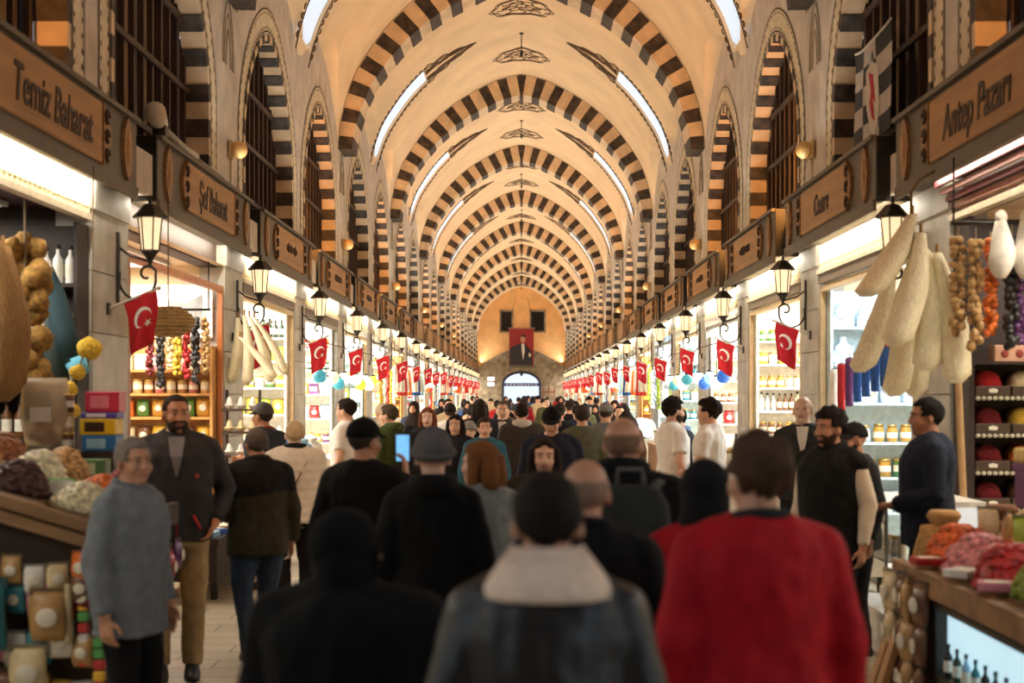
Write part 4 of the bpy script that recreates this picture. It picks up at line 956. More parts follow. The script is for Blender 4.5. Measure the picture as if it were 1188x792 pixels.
for i, (w, x, y, c) in enumerate(rh): heap('sweets_heap', 'heap of %s wrapped sweets on the right counter' % w, (x, y, rzf(x) + .0), .17, .21, .15, .034, c, i + 20, 'sweets', 90, shape=(1.4, .8, .6)).rotation_euler.y = -math.atan(.3)
for i, (c, x, y, z) in enumerate([('red', 2.22, 7.75, .9), ('white', 2.24, 7.2, .9), ('lime', 2.62, 7.05, 1.0), ('orange', 2.62, 7.6, 1.0), ('pink', 2.24, 6.7, .9), ('yellow', 2.62, 6.5, 1.0)]):
    an('packet', c, (x, y, rzf(x) + .015), 'lying among the sweets on the right counter', .7 * i, .8, None, i + 1)
an('sack', 'tan', (2.56, 8.62, .62), 'on the crate past the far end of the right counter', .3, 1.05); an('sack', 'brown', (2.95, 8.75, .62), 'on the crate past the right counter, next to the spice rack', 1.1, 1.1)
t = thing('timber_crate', 'dark timber crate under the stuffed sacks on the right', 'crate', (2.78, 8.7, .0))
for z in (.02, .23, .44): MB().box(-.46, .5, -.3, .3, z + .02, z + .18).build('slat', [CDK], t)
for x in (-.44, .44): MB().box(x - .03, x + .03, -.28, .28, .0, .615).build('corner_post', [CDK], t)
t = thing('violet_box', 'violet box among the sacks on the right counter', 'box', (3.02, 8.02, rzf(3.2) + .01)); MB().box(-.2, .2, -.12, .12, .0, .24, 0, .01).build('carton', [HUE((110, 58, 112), .5)], t); MB().box(-.21, .21, -.13, .13, .21, .25, 0, .006).build('lid', [HUE((130, 76, 128), .5)], t)
MBX = tag(MB().box(-.2, .2, -.14, .14, 0, .08, 0, .01).build('flat_carton', [HUE((226, 200, 120), .5)], None, (3.02, 8.02, rzf(3.2) + .262)), 'pale yellow flat carton lying on the violet box', 'box')
# ---------------------------------------------------------------- second bays: racks of white cups, crates of packets, glass vitrine
def table(name, sd, n, y0, y1, x0, x1, z, mat, label):
    t = thing(name, label, 'display table', (sd * (x0 + x1) / 2, (y0 + y1) / 2, 0)); w, d = (x1 - x0) / 2, (y1 - y0) / 2
    MB().box(-w, w, -d, d, z - .06, z).build('table_top', [mat], t); MB().box(-w + .02, w - .02, -d + .04, d - .04, .16, z - .061).build('cupboard', [mat], t)
    for a in (-1, 1):
        for b in (-1, 1): MB().box(a * (w - .05) - .03, a * (w - .05) + .03, b * (d - .08) - .03, b * (d - .08) + .03, 0, .159).build('leg', [METAL], t)
    return t
t = thing('cup_rack', 'tiered rack of white cone cups before the third shop on the left', 'rack', (-3.22, 16.35, 0))
for z in (.55, .85, 1.15, 1.42, 1.68): MB().box(-.2, .2, -.14, .14, z - .025, z).build('tier', [WOOD_D], t)
for x in (-.19, .19): MB().box(x - .015, x + .015, .11, .14, 0, 1.9).build('upright', [WOOD_D], t)
for i, z in enumerate((.55, .85, 1.15, 1.42, 1.68)):
    for q in range(3): an('cup', 'white' if i != 3 else 'cream', (-3.22 - .135 + q * .135, 16.33, z + .001), 'on the %s tier of the cup rack' % LV[i + 1], 0, .8, None, q + 1)
table('display_table', -1, 2, 12.75, 15.6, 2.72, 3.38, .55, CDK, 'low dark display table before the second shop on the left')
for i in range(18): an('packet', ['light blue', 'white', 'blue', 'white', 'tan'][i % 5], (-2.86 - .3 * (i % 2), 12.92 + .3 * (i // 2), .551), 'on the low table before the second left shop', PI / 2 + .3 * (i % 3), 1.1, None, i + 1)
table('display_table', 1, 2, 13.1, 16.0, 2.78, 3.38, .85, WHS, 'white display table before the second shop on the right')
for i in range(10): an('plate' if i % 3 else 'bust', ['blue', 'teal', 'light blue'][i % 3] if i % 3 else 'silver', (3.02, 13.25 + .28 * i, .851), 'on the white table before the second right shop', .3, .85, None, i + 1)
for i in range(7): an('scarf', 'blue' if i < 4 else ['purple', 'red', 'white'][i - 4], (3.40, 13.3 + .36 * i, 2.42 - .05 * i), 'hanging at the mouth of the second shop on the right, %s along' % ORD[i + 1], PI / 2, .8)
t = thing('glass_vitrine', 'bright white glass vitrine with ornaments past the right counter', 'vitrine', (2.91, 10.55, 0))
MB().box(-.36, .36, -.55, .55, 0, .3).build('plinth', [WHS], t); MB().box(-.36, .36, -.55, .55, 1.05, 1.09).build('top', [WHS], t); MB().box(.34, .36, -.55, .55, .3, 1.05).build('back_panel', [M('lit_white_vitrine_back', (240, 240, 236), .5, emit=.7, var=0)], t)
for x in (-.35, .33):
    for y in (-.54, .52): MB().box(x, x + .02, y, y + .02, .3, 1.05).build('post', [STEEL], t)
MB().box(-.34, .34, -.53, .53, .66, .675).build('shelf', [GLASS], t)
for i in range(12): an(['bottle', 'cup', 'jar'][i % 3], ['white', 'cream', 'silver'][i % 3], (2.71 + .2 * (i % 2), 10.13 + .155 * (i // 2) , .301 if i % 2 else .676), 'inside the white vitrine on the right', 0, .85, None, i + 1)
# ---------------------------------------------------------------- shops further down the hall
PAL = [['red', 'white', 'cream'], ['blue', 'white', 'light blue'], ['yellow', 'white', 'red'], ['white', 'pink', 'purple'], ['teal', 'white', 'cream'], ['gold', 'brown', 'cream'], ['red', 'white', 'black'], ['white', 'lime', 'silver']]
TM = [HUE((150, 110, 80)), WHS, HUE((96, 72, 54))]
for n in range(3, 21):
    for sd in (-1, 1):
        r = random.Random(n * 17 + sd); s = sy(n); pal = PAL[(n * 3 + (sd > 0) * 5) % 8]; where = 'of the %s shop on the %s' % (ORD[n], SIDE[sd])
        if n >= 5:
            big = n > 9; zs = [.6, 1.3, 2.0] if big else [.45, .87, 1.29, 1.71, 2.13, 2.55]
            ks = ['box', 'pouch', 'tin', 'jar', 'bottle', 'packet']; r.shuffle(ks)
            shelf(sd, n, zs, 3.53, 4.7 if not big else 4.6, [WHS, LWD, GLS][n % 3], [(ks[i % 5], pal) for i in range(len(zs))], sc=1.25 if not big else 2.2, seed=n, dep=.34 if not big else .48)
        if n < 20: table('display_table', sd, n, s + .1, s + 3.0, 2.75, 3.36, .8, TM[(n + (sd > 0)) % 3], 'display table before the %s shop on the %s' % (ORD[n], SIDE[sd]))
        k = r.choice(['box', 'pouch', 'tin', 'sack', 'plate']); q = 6 if n < 10 else 4
        for i in range(q if n < 20 else 0): an(k, pal[i % 3], (sd * (2.95 + .1 * (i % 2)), s + .35 + i * 2.5 / q, .801), 'on the table before the %s %s shop' % (ORD[n], SIDE[sd]), r.random(), .9 if k == 'sack' else 1.5, None, i + 1)
        if n >= 4:
            kk = 'lamp' if n in (4, 5, 9, 13) else 'string' if n % 5 == 0 or n == 6 else 'scarf'
            for i in range(5 if n < 12 else 4):
                c = (pal[i % 3] if n < 7 else ['red', 'white', 'orange', 'white'][(i + n) % 4] if n > 12 or n % 2 else ['white', 'blue', 'cream', 'light blue'][i % 4]); y = s + .2 + i * .8
                an(kk, c, (sd * 3.30, y, 2.62 - .1 * (i % 2)), 'hanging before the %s %s shop' % (ORD[n], SIDE[sd]), r.uniform(-.6, .6), 1.15, None, i + 1)
            t = thing('hanging_rail', 'thin rail of hanging goods before the %s shop on the %s' % (ORD[n], SIDE[sd]), 'rail', (sd * 3.30, s, 2.71))
            MB().tube([(0, -.1, 0), (0, 3.7, 0)], .012, 6).build('bar', [METAL], t)
            for y in (-.08, 3.68): MB().tube([(0, y, 0), (0, y, ZF0 - 2.71 - .08)], .008, 5).build('hanger_rod', [METAL], t)
# ---------------------------------------------------------------- fixtures above the signs
for k, a in enumerate(ARCH[2:8], 2):
    for sd in (-1, 1):
        t = thing('dome_camera', 'cream round camera on the pier beneath the %s stone arch on the %s' % (ORD[k - 1], SIDE[sd]), 'camera', (sd * (WW - .01), a + .45, 4.62), group='cameras on the piers')
        MB().box(*sorted((0, -sd * .05)), -.07, .07, -.1, .1, 0, .01).build('back_plate', [HUE((200, 170, 120), .5)], t); MB().ell((-sd * .11, 0, 0), .1, 16, 10).build('globe', [HUE((214, 170, 104), .4)], t)
        MB().tube([(-sd * .02, 0, -.1), (-sd * .02, 0, -.42)], .014, 6).build('cable_duct', [HUE((206, 190, 160), .6)], t)
t = thing('flood_light', 'white flood light lying on top of the second sign board on the left', 'flood light', (-3.3, 13.0, ZF1 + .01))
MB().tube([(.02, -.28, .17), (-.02, -.02, .15), (.0, .1, .12)], [.10, .09, .05], 14).build('lamp_head', [HUE((196, 186, 170), .4)], t)
MB().tube([(.0, .1, .1), (.02, .8, .04), (.02, 1.3, .035)], [.03, .035, .045], 10).build('tube_arm', [HUE((170, 160, 146), .4)], t); MB().box(-.06, .06, -.06, .06, 0, .1).build('bracket', [METAL], t); MB().tube([(.02, 1.3, .03), (.02, 2.6, .02), (.0, 3.0, .01)], .018, 6).build('cable', [HUE((150, 140, 126), .6)], t)
# checkered supporters' banner hung in the window on the right
def checker():
    t = thing('checkered_banner', 'black and white checkered banner with a red crest hung in the window on the right', 'banner', (WW - .03, 12.75, 4.24))
    w, h = 1.38, .98; nx, nz = 3, 5; m = MB()
    def P(u, v, o=0): return (o + .02 * math.sin(u * 6 + v * 2), w * u, h * v - .07 * math.sin(PI * u) * v)
    for i in range(nx * 4):
        for j in range(nz * 4):
            u0, u1, v0, v1 = i / (nx * 4), (i + 1) / (nx * 4), j / (nz * 4), (j + 1) / (nz * 4); mi = 1 if (i // 4 + j // 4) % 2 else 0
            p = [P(u0, v0), P(u1, v0), P(u1, v1), P(u0, v1)]; q = [(x + .008, y, z) for x, y, z in p]
            m.add(p + q, [(0, 1, 2, 3), (7, 6, 5, 4)] + ([(0, 4, 5, 1)] if j == 0 else []) + ([(3, 2, 6, 7)] if j == nz * 4 - 1 else []), mi)
    m.build('cloth', [HUE((22, 25, 30), .8), HUE((176, 166, 158), .8)], t)
    m = MB(); c = [(.42 + .13 * x, .17 + .28 * z) for x, z in ((-1, 2), (-1, .6), (-.6, -.1), (0, -.5), (.6, -.1), (1, .6), (1, 2), (.4, 2.1), (0, 2.4), (-.4, 2.1))]
    m.loft([[P(u, v, -.008) for u, v in c], [P(u, v, -.002) for u, v in c]]); m.build('crest_shield', [HUE((196, 186, 176), .8)], t)
    m = MB(); c = [(.42 + .06 * x, .2 + .25 * z) for x, z in ((-.6, 1.8), (-1, .6), (-.2, .9), (-.5, -.1), (.4, .1), (.9, .7), (.3, 1.2), (.9, 2.0))]
    m.loft([[P(u, v, -.012) for u, v in c], [P(u, v, -.008) for u, v in c]]); m.build('crest_emblem', [HUE((170, 34, 46), .8)], t)
    m = MB(); m.ell(P(.42, .84, -.01), (.006, .05, .05), 10, 8); m.build('crest_ball', [HUE((150, 160, 168), .7)], t)
    m = MB(); m.tube([P(q / 8, 1.0, -.002) for q in range(9)], .012, 6); m.build('top_hem', [HUE((206, 196, 186), .8)], t)
checker()

# more small goods crowding the two front counters
rg = random.Random(31); gc = ['orange', 'cream', 'pink', 'tan', 'white', 'lime', 'red', 'yellow', 'brown', 'teal', 'dark red', 'purple']
for row in range(4):
    for i in range(9):
        if row == 0 and i < 8 and i > 0: continue
        z = [.93, .74, .50, .26][row]; x = -3.1 + i * .112
        an('pouch', gc[rg.randrange(12)], (x, 7.15 if row else 7.13, z + rg.uniform(-.03, .03)), 'hung on the left counter end, row %s' % ['one', 'two', 'three', 'four'][row], rg.uniform(-.3, .3), rg.uniform(.62, .8), 'hanging_pouch', i + 1)
for i in range(8): an('pouch', gc[(i * 5) % 12], (-2.085, 7.35 + .18 * i, .74 + .05 * (i % 2)), 'hung on the aisle side of the left counter', PI / 2, .8, 'hanging_pouch', i + 1)
for i in range(4): an(["pouch", "box", "tin"][i % 3], gc[(i * 7 + 2) % 12], (-3.36 + .09 * i, 9.38, 1.301), "on the lower step of the stepped stand", 0, .45, None, i + 1)
for i in range(14): an(['pouch', 'packet'][i % 2], gc[(i * 5 + 1) % 12], (2.6 + .42 * (i % 2) + rg.uniform(-.04, .04), 6.1 + .15 * i, rzf(2.62 + .42 * (i % 2)) + .02), 'crowded behind the sweets on the right counter', rg.uniform(0, 3), .75, None, i + 1)
for i in range(8): an('jar' if i % 2 else 'tin', gc[(i * 3 + 5) % 12], (3.25, 6.3 + .2 * i, rzf(3.25) + .02), 'along the rear edge of the right counter', 0, 1.0, None, i + 1)
# ---------------------------------------------------------------- people: one continuous body each, with hair, clothes and shoes over it
V3 = Vector
def remesh(mb, name, mats, vox, it=2, parent=None, wr=0, wf=9, puff=0, fmat=None):
    me = mb.mesh('raw', []); o = bpy.data.objects.new('raw', me); C.objects.link(o)
    m = o.modifiers.new('v', 'REMESH'); m.mode = 'VOXEL'; m.voxel_size = vox; m.use_smooth_shade = True
    if it: q = o.modifiers.new('s', 'SMOOTH'); q.iterations = it; q.factor = .5
    dg = bpy.context.evaluated_depsgraph_get(); dg.update()
    out = bpy.data.meshes.new_from_object(o.evaluated_get(dg)); out.name = name
    bpy.data.objects.remove(o); bpy.data.meshes.remove(me)
    n = len(out.vertices)
    if wr or puff:
        co = np.empty(n * 3); out.vertices.foreach_get('co', co); co = co.reshape(-1, 3); no = np.empty(n * 3); out.vertices.foreach_get('normal', no); no = no.reshape(-1, 3)
        d = np.zeros(n)
        if wr: d += wr * np.array([noise.noise(V3((p[0] * wf, p[1] * wf, p[2] * wf * .45 + p[0] * 2))) + .5 * noise.noise(V3((p[0] * wf * 2.3 + 7, p[1] * wf * 2.3, p[2] * wf * 1.6))) for p in co])
        if puff: d += puff * (np.abs(np.sin(co[:, 2] * PI / .075)) ** .6 - .6) * (1 - np.abs(no[:, 2]))
        out.vertices.foreach_set('co', (co + no * d[:, None]).ravel())
    for q in mats: out.materials.append(q)
    if fmat:
        out.polygons.foreach_set('material_index', [fmat(p.center) for p in out.polygons])
    out.polygons.foreach_set('use_smooth', [True] * len(out.polygons)); out.update()
    return link(name, out, parent)
def ring(z, rx, ry, cx=0, cy=0, n=20, p=2.3):
    R = []
    for j in range(n):
        a = 2 * PI * j / n; c, s = math.cos(a), math.sin(a)
        R.append((cx + rx * math.copysign(abs(c) ** (2 / p), c), cy + ry * math.copysign(abs(s) ** (2 / p), s), z))
    return R
TORSO = [(.80, .150, .112, -.01), (.88, .172, .128, -.015), (.95, .172, .125, -.012), (1.05, .150, .110, 0), (1.15, .155, .112, .005), (1.27, .172, .122, .005), (1.35, .180, .120, 0), (1.42, .165, .095, -.01), (1.47, .105, .072, -.015), (1.51, .062, .060, -.012)]
SHO = (.168, -.012, 1.395)
ARMS = {'down': ((.245, -.035, 1.13), (.255, .035, .87), (0, .15, -1)), 'pocket': ((.285, -.09, 1.14), (.215, .06, .94), (-.45, .35, -.8)), 'bent': ((.25, -.02, 1.14), (.13, .23, 1.06), (-.75, .6, .05)),
        'phone': ((.25, .15, 1.20), (.15, .31, 1.40), (-.1, .25, 1)), 'reach': ((.24, .19, 1.25), (.20, .43, 1.20), (-.1, 1, -.1)), 'back': ((.25, -.10, 1.14), (.25, -.16, .90), (0, -.2, -1)), 'fwd': ((.245, .04, 1.13), (.235, .17, .90), (0, .3, -1)), 'hip': ((.31, -.05, 1.17), (.25, .12, 1.0), (-.6, .7, -.3)), 'away': ((.31, -.03, 1.16), (.40, .06, .93), (.1, .2, -1))}
def hand(mb, W, d, sd, vox):
    W = V3(W); d = V3(d).normalized(); w = V3((0, 1, 0)); w = (w - d * w.dot(d))
    if w.length < .35: w = V3((0, 0, 1)); w = w - d * w.dot(d)
    w.normalize(); n = d.cross(w) ; n = n if n.x * sd <= 0 else -n
    rg = []
    for l, a, b in ((-.02, .027, .021), (.0, .028, .02), (.035, .038, .017), (.075, .043, .015), (.092, .04, .012)):
        c = W + d * l; rg.append([c + w * a * math.cos(q) + n * b * math.sin(q) for q in (2 * PI * j / 12 for j in range(12))])
    mb.loft(rg, 0, True)
    for k, (o, L) in enumerate(((.034, .068), (.0115, .078), (-.0115, .073), (-.034, .058))):
        p0 = W + d * .085 + w * o * .92; a1 = .35 + .08 * k; p1 = p0 + (d * math.cos(a1) + n * math.sin(a1) + w * o * 1.2) * L * .5; a2 = a1 + .55; p2 = p1 + (d * math.cos(a2) + n * math.sin(a2) + w * o * .6) * L * .5
        mb.capsule(p0, p1, .0094, .0088, 8); mb.capsule(p1, p2, .0088, .0075, 8)
    t0 = W + d * .022 + w * .03; t1 = t0 + (d * .65 + w * .7 + n * .25).normalized() * .042; t2 = t1 + (d * .9 + w * .25 + n * .3).normalized() * .034
    mb.capsule(t0, t1, .0125, .011, 8); mb.capsule(t1, t2, .011, .0085, 8)
def head_parts(mb, full=True):
    mb.ell((0, -.014, .032), (.076, .096, .086), 20, 14)
    mb.ell((0, .022, -.032), (.061, .066, .080), 18, 12); mb.ell((0, .052, -.088), (.034, .034, .027), 12, 8)
    for s in (-1, 1):
        mb.ell((s * .038, .052, -.026), (.028, .034, .034), 12, 8)
        R = Matrix.Rotation(s * -.35, 3, 'Z'); mb.ell((s * .079, -.012, -.012), (.010, .021, .033), 12, 8, 0, R)
    if full:
        mb.capsule((0, .085, .014), (0, .099, -.026), .010, .0125, 10); mb.ell((0, .098, -.030), (.017, .013, .011), 10, 8)
        mb.capsule((-.036, .074, .030), (.036, .074, .030), .013, .013, 10)
        mb.capsule((-.018, .080, -.064), (.018, .080, -.064), .0085, .0085, 8); mb.capsule((-.014, .080, -.054), (.014, .080, -.054), .007, .007, 8)
def cap_shell(c, r, keep, nu=36, nv=26, pull=.72, noise_a=0, seed=0):
    m = MB(); m.ell(c, r, nu, nv); c = V3(c)
    for i, p in enumerate(m.v):
        q = V3(p) - c
        if not keep(V3(p)): q = q * pull
        elif noise_a: q = q * (1 + noise_a * noise.noise(V3((q.x * 50, q.y * 22, q.z * 22 + seed))))
        m.v[i] = tuple(c + q)
    return m
def hair_mb(kind):
    HCc = (0, -.016, .034)
    hl = lambda p, f, side, nape: (p.y < f - .35 * abs(p.x) * 0 and (p.z > side or p.y < -.02) and p.z > nape) or (p.z > .085 + .0 and p.y < .09)
    if kind == 'short': return cap_shell(HCc, (.086, .106, .097), lambda p: (p.z > .075 and p.y < .082) or (p.y < .052 and p.z > .01) or (p.y < -.005 and p.z > -.035) or (p.y < -.05 and p.z > -.065), noise_a=.10)
    if kind == 'thick': return cap_shell((0, -.014, .042), (.094, .114, .106), lambda p: (p.z > .078 and p.y < .10) or (p.y < .05 and p.z > .012) or (p.y < -.0 and p.z > -.04) or (p.y < -.05 and p.z > -.07), noise_a=.22)
    if kind == 'crop': return cap_shell(HCc, (.080, .100, .091), lambda p: (p.z > .085 and p.y < .070) or (p.y < .045 and p.z > .02) or (p.y < -.005 and p.z > -.03) or (p.y < -.05 and p.z > -.055), noise_a=.03)
    if kind == 'bald': return cap_shell(HCc, (.081, .1005, .092), lambda p: p.z < .055 and ((p.y < .02 and p.z > .005) or (p.y < -.0 and p.z > -.035) or (p.y < -.05 and p.z > -.055)), noise_a=.05)
    if kind in ('long', 'bob'):
        m = cap_shell((0, -.016, .036), (.090, .108, .100), lambda p: (p.z > .07 and p.y < .075) or (p.y < .040 and p.z > -.01) or (p.y < .015), noise_a=.05)
        L = -.30 if kind == 'long' else -.14
        for s in (-1, 1):
            m.tube([(s * .072, .008, .06), (s * .084, -.005, -.02), (s * .086, -.005, -.10), (s * .080, .012, L)], [.03, .034, .036, .020], 10)
            m.tube([(s * .04, -.08, .05), (s * .052, -.092, -.05), (s * .055, -.085, -.12), (s * .05, -.075, L + .02)], [.05, .055, .052, .03], 12)
        m.tube([(0, -.09, .05), (0, -.1, -.05), (0, -.095, L + .01)], [.06, .06, .035], 12); return m
    if kind == 'beanie':
        m = cap_shell((0, -.016, .040), (.096, .114, .112), lambda p: p.z > .028 or (p.y < -.02 and p.z > -.025), 40, 30, .7)
        m.tube([(.096 * math.cos(a), -.016 + .113 * math.sin(a), .030 + .022 * math.sin(a)) for a in (2 * PI * q / 24 for q in range(25))], .017, 8); return m
    if kind in ('cap', 'peak'):
        m = cap_shell((0, -.014, .040), (.090, .110, .105), lambda p: p.z > .045 or (p.y < .0 and p.z > .02), 40, 30, .7)
        R = []
        for q in range(11):
            a = math.radians(25 + 13 * q); x, y = .082 * math.cos(a), -.014 + .104 * math.sin(a); x2, y2 = .088 * math.cos(a), -.014 + .104 * math.sin(a) + .075 * max(0, math.sin(a)) ** 1.2; z = .046 - .0
            R.append([(x, y, z - .006), (x2, y2, z - .026), (x2, y2, z - .020), (x, y, z + .006)])
        m.loft(R, 0, True); m.ell((0, -.014, .146), (.009, .009, .006), 8, 6); return m
    if kind == 'veil':
        m = cap_shell((0, -.014, .03), (.098, .116, .112), lambda p: p.y < .062 or p.z > .10, 40, 30, .7)
        m.loft([ring(z, rx, ry, 0, cy) for z, rx, ry, cy in ((.03, .094, .10, -.022), (-.06, .094, .10, -.02), (-.12, .112, .112, -.012), (-.19, .165, .132, -.005), (-.27, .215, .15, -.005), (-.34, .225, .155, -.005))], 0, True)
        m.tube([(.074 * math.cos(a), .052 + .012 * math.sin(a), -.03 + .105 * math.sin(a)) for a in (2 * PI * q / 20 for q in range(21))], .016, 8); return m
BEARD = lambda: cap_shell((0, .023, -.045), (.0655, .0725, .080), lambda p: p.z < -.035 and p.y > .0 and not (abs(p.x) < .024 and -.072 < p.z < -.046) or (p.y < .03 and p.y > -.005 and p.z < -.01), noise_a=.03, pull=.8)
SKIN = {'fair': (216, 172, 146), 'tan': (190, 138, 108), 'olive': (172, 122, 92), 'pale': (226, 190, 168)}
def skin_mat(k): return M('skin_' + k, SKIN[k], .5, 0, .07, 18)
EYEW = HUE((176, 160, 148), .3, 0, 0); IRIS = HUE((44, 30, 22), .2, 0, 0); LIP = HUE((166, 110, 94), .5)
def FAB(rgb, rough=.85):
    m = M('cloth_%02x%02x%02x_%d' % (*rgb, int(rough * 10)), rgb, rough, 0, .04 if sum(rgb) > 500 else .10, 16, .12); m.node_tree.nodes['Principled BSDF'].inputs['Specular IOR Level'].default_value = .18 if rough > .6 else .5
    return m
def person(label, x, y, H, yaw, top=(30, 30, 32), legs=(28, 28, 32), hair='short', hairc=(40, 30, 24), skin='tan', style='jacket', arms=('down', 'down'), head=(0, 0), walk=0, build=1.0, lo=False, beard=None, sleeves=None, collar=None, hem=None, shoes=(24, 22, 22), extras=None, lean=0, rough=.85, vox=None, face=False, group=None, yoke=None, inner=None, hood=None, puff=0):
    t = thing('person', label, 'person', (x, y, 0), math.radians(yaw), group); k = H / 1.727; t.scale = (k, k, k)
    vox = vox or (.015 if lo else .0105); wv = .02 if lo else .013; b = build
    def LN(p):                                         # lean the trunk forward
        p = V3(p)
        if not lean: return p
        return V3((p.x, p.y + max(0, p.z - .9) * math.tan(lean), p.z - max(0, p.z - .9) * (1 - math.cos(lean))))
    wx = .085
    L = {}
    for s in (-1, 1):
        ph = walk * s; L[s] = (V3((s * .088 * b, -.01, .9)), V3((s * .095 * b, .03 + .10 * max(0, ph) + .06 * ph, .49 + .02 * abs(ph))), V3((s * wx * b, .22 * ph - .02, .085 + .05 * max(0, -ph))))
    A = {}
    for s, nm in zip((-1, 1), arms):
        e, w, d = ARMS[nm]; sb = (b - 1) * .14
        A[s] = tuple(LN((s * (q[0] + sb), q[1], q[2])) for q in (SHO, e, w)) + (V3((s * d[0], d[1], d[2])),)
    Rh = Matrix.Rotation(math.radians(head[0]), 4, 'Z') @ Matrix.Rotation(math.radians(head[1]), 4, 'X'); HM = Matrix.Translation(LN((0, .016, 1.497))) @ Rh @ Matrix.Translation((0, -.0, .11))
    # body
    mb = MB(); mb.loft([[LN(p) for p in ring(z, rx * b, ry * b, 0, cy)] for z, rx, ry, cy in TORSO], 0, True)
    mb.tube([LN((0, -.018, 1.46)), LN((0, -.008, 1.53)), HM @ V3((0, -.012, -.04))], [.066, .056, .054], 14)
    hp = MB(); head_parts(hp, not lo or True); hp.xf(HM); mb.add(hp.v, hp.f)
    for s in (-1, 1):
        S, E, W, d = A[s]; mb.capsule(LN((s * .05, -.015, 1.44)), S, .05 * b, .05 * b, 12); mb.capsule(S, E, .05 * b, .041, 12); mb.capsule(E, W, .043, .029, 12); hand(mb, W, d, s, vox)
        h, kn, an_ = L[s]; mb.capsule(h, kn, .082 * b, .056, 12); mb.capsule(kn, an_, .056, .040, 12); mb.capsule(an_ + V3((0, -.02, -.05)), an_ + V3((0, .14, -.058)), .034, .026, 10)
    HI = HM.inverted()
    def fm(c):
        q = HI @ V3(c)
        return 1 if q.y > .07 and abs(q.x) < .024 and -.070 < q.z < -.050 else 0
    remesh(mb, 'body', [skin_mat(skin), LIP], vox, 2, t, fmat=fm if face else None)
    if face:
        for s in (-1, 1):
            m = MB(); m.ell((s * .031, .0765, .006), (.0125, .010, .0058), 12, 8); m.xf(HM); eo = m.build('eye', [EYEW], t)
            m = MB(); m.ell((s * .031, .0855, .006), (.0060, .0025, .0056), 10, 6); m.xf(HM); m.build('iris', [IRIS], eo)
    # hair or headgear
    hk = hair
    if hk:
        if hk in ('beanie', 'cap', 'peak', 'veil'):
            m = hair_mb(hk); m.xf(HM); m.build({'beanie': 'knit_hat', 'cap': 'peaked_cap', 'peak': 'peaked_cap', 'veil': 'headscarf'}[hk], [FAB(hairc, .9)], t)
            if hk in ('cap',): m = hair_mb('crop'); m.xf(HM); m.build('hair', [FAB((60, 50, 44), .9)], t)
        else:
            m = hair_mb(hk)
            if face and hk != 'bald':
                for s in (-1, 1): m.capsule((s * .016, .089, .028), (s * .046, .078, .032), .0045, .003, 6)
            m.xf(HM); m.build('hair', [FAB(hairc, .8)], t)
    if beard: m = BEARD(); m.xf(HM); m.build('beard', [FAB(beard, .8)], t)
    # trousers and shoes
    m = MB(); m.loft([ring(z, rx * b, ry * b, 0, cy) for z, rx, ry, cy in ((.80, .150, .125, -.01), (.88, .186, .145, -.015), (.96, .184, .138, -.012), (1.02, .168, .126, -.004))], 0, True)
    for s in (-1, 1):
        h, kn, an_ = L[s]; m.tube([h, h.lerp(kn, .5), kn, kn.lerp(an_, .6), an_ + V3((0, .0, .0))], [.100 * b, .088 * b, .072, .066, .066], 14)
    remesh(m, 'trousers', [FAB(legs)], wv, 2, t, wr=0 if lo else .010, wf=11)
    for s in (-1, 1):
        an_ = L[s][2]; z0 = an_.z - .085; m = MB()
        m.loft([[(an_.x + sx * (w * math.cos(q)) , an_.y + yy + l * math.sin(q), z0 + zz) for q in (2 * PI * j / 18 for j in range(18))] for zz, w, l, yy, sx in ((.0, .046, .135, .055, 1), (.022, .05, .14, .056, 1), (.05, .046, .125, .048, 1), (.085, .040, .075, .01, 1), (.115, .040, .05, -.01, 1))], 0, True)
        m.build('shoe', [FAB(shoes, .5)], t)
    # upper garment
    hemz = hem if hem is not None else {'jacket': .80, 'coat': .42, 'sweater': .86, 'tshirt': .82, 'vest': .80}[style]
    th = {'jacket': .034, 'coat': .038, 'sweater': .024, 'tshirt': .02, 'vest': .036}[style] + (.016 if puff else 0)
    def trunk(th, z0, fl=0):
        rs = []
        if z0 < .8:
            for q in range(4): z = lerp(z0, .80, q / 4); f = 1 + fl * (1 - q / 4); rs.append((z, .185 * b * f, .15 * b * f, -.01))
        else: rs.append((z0, .168 * b + th * 1.0, .124 * b + th, -.012))
        for z, rx, ry, cy in TORSO:
            if z > z0 + .03 and z < 1.49: rs.append((z, max(rx, .165 if z < 1.3 else 0) * b + th, max(ry, .118 if z < 1.3 else 0) * b + th, cy))
        return [[LN(p) for p in ring(z, rx, ry, 0, cy)] for z, rx, ry, cy in rs + [(1.505, .082, .076, -.014)]]
    m = MB(); m.loft(trunk(th, hemz, .12), 0, True)
    for s in (-1, 1):
        S, E, W, d = A[s]
        if style == 'vest': m.capsule(S + V3((-s * .02, 0, 0)), S.lerp(E, .06), .075 * b, .07 * b, 14)
        elif style == 'tshirt': m.capsule(S, S.lerp(E, .3), .052 * b + th, .052 * b + th, 16); m.tube([S.lerp(E, .1), S.lerp(E, .4), S.lerp(E, .7)], [.068 * b, .07, .072], 14)
        else: m.capsule(S, S.lerp(E, .3), .052 * b + th * .75, .052 * b + th * .55, 16); m.tube([S.lerp(E, .05), S.lerp(E, .2), S.lerp(E, .5), E, E.lerp(W, .5), E.lerp(W, .93)], [.05 * b, .054 * b + th * .6, .052 + th * .55, .046 + th * .55, .042 + th * .5, .036 + th * .45], 14)
    for s in (-1, 1): m.capsule(LN((s * .045, -.016, 1.445)), A[s][0], .05 * b + th * .7, .052 * b + th * .75, 16)
    ym = [FAB(top, rough)]
    if yoke: ym.append(FAB(yoke, rough))
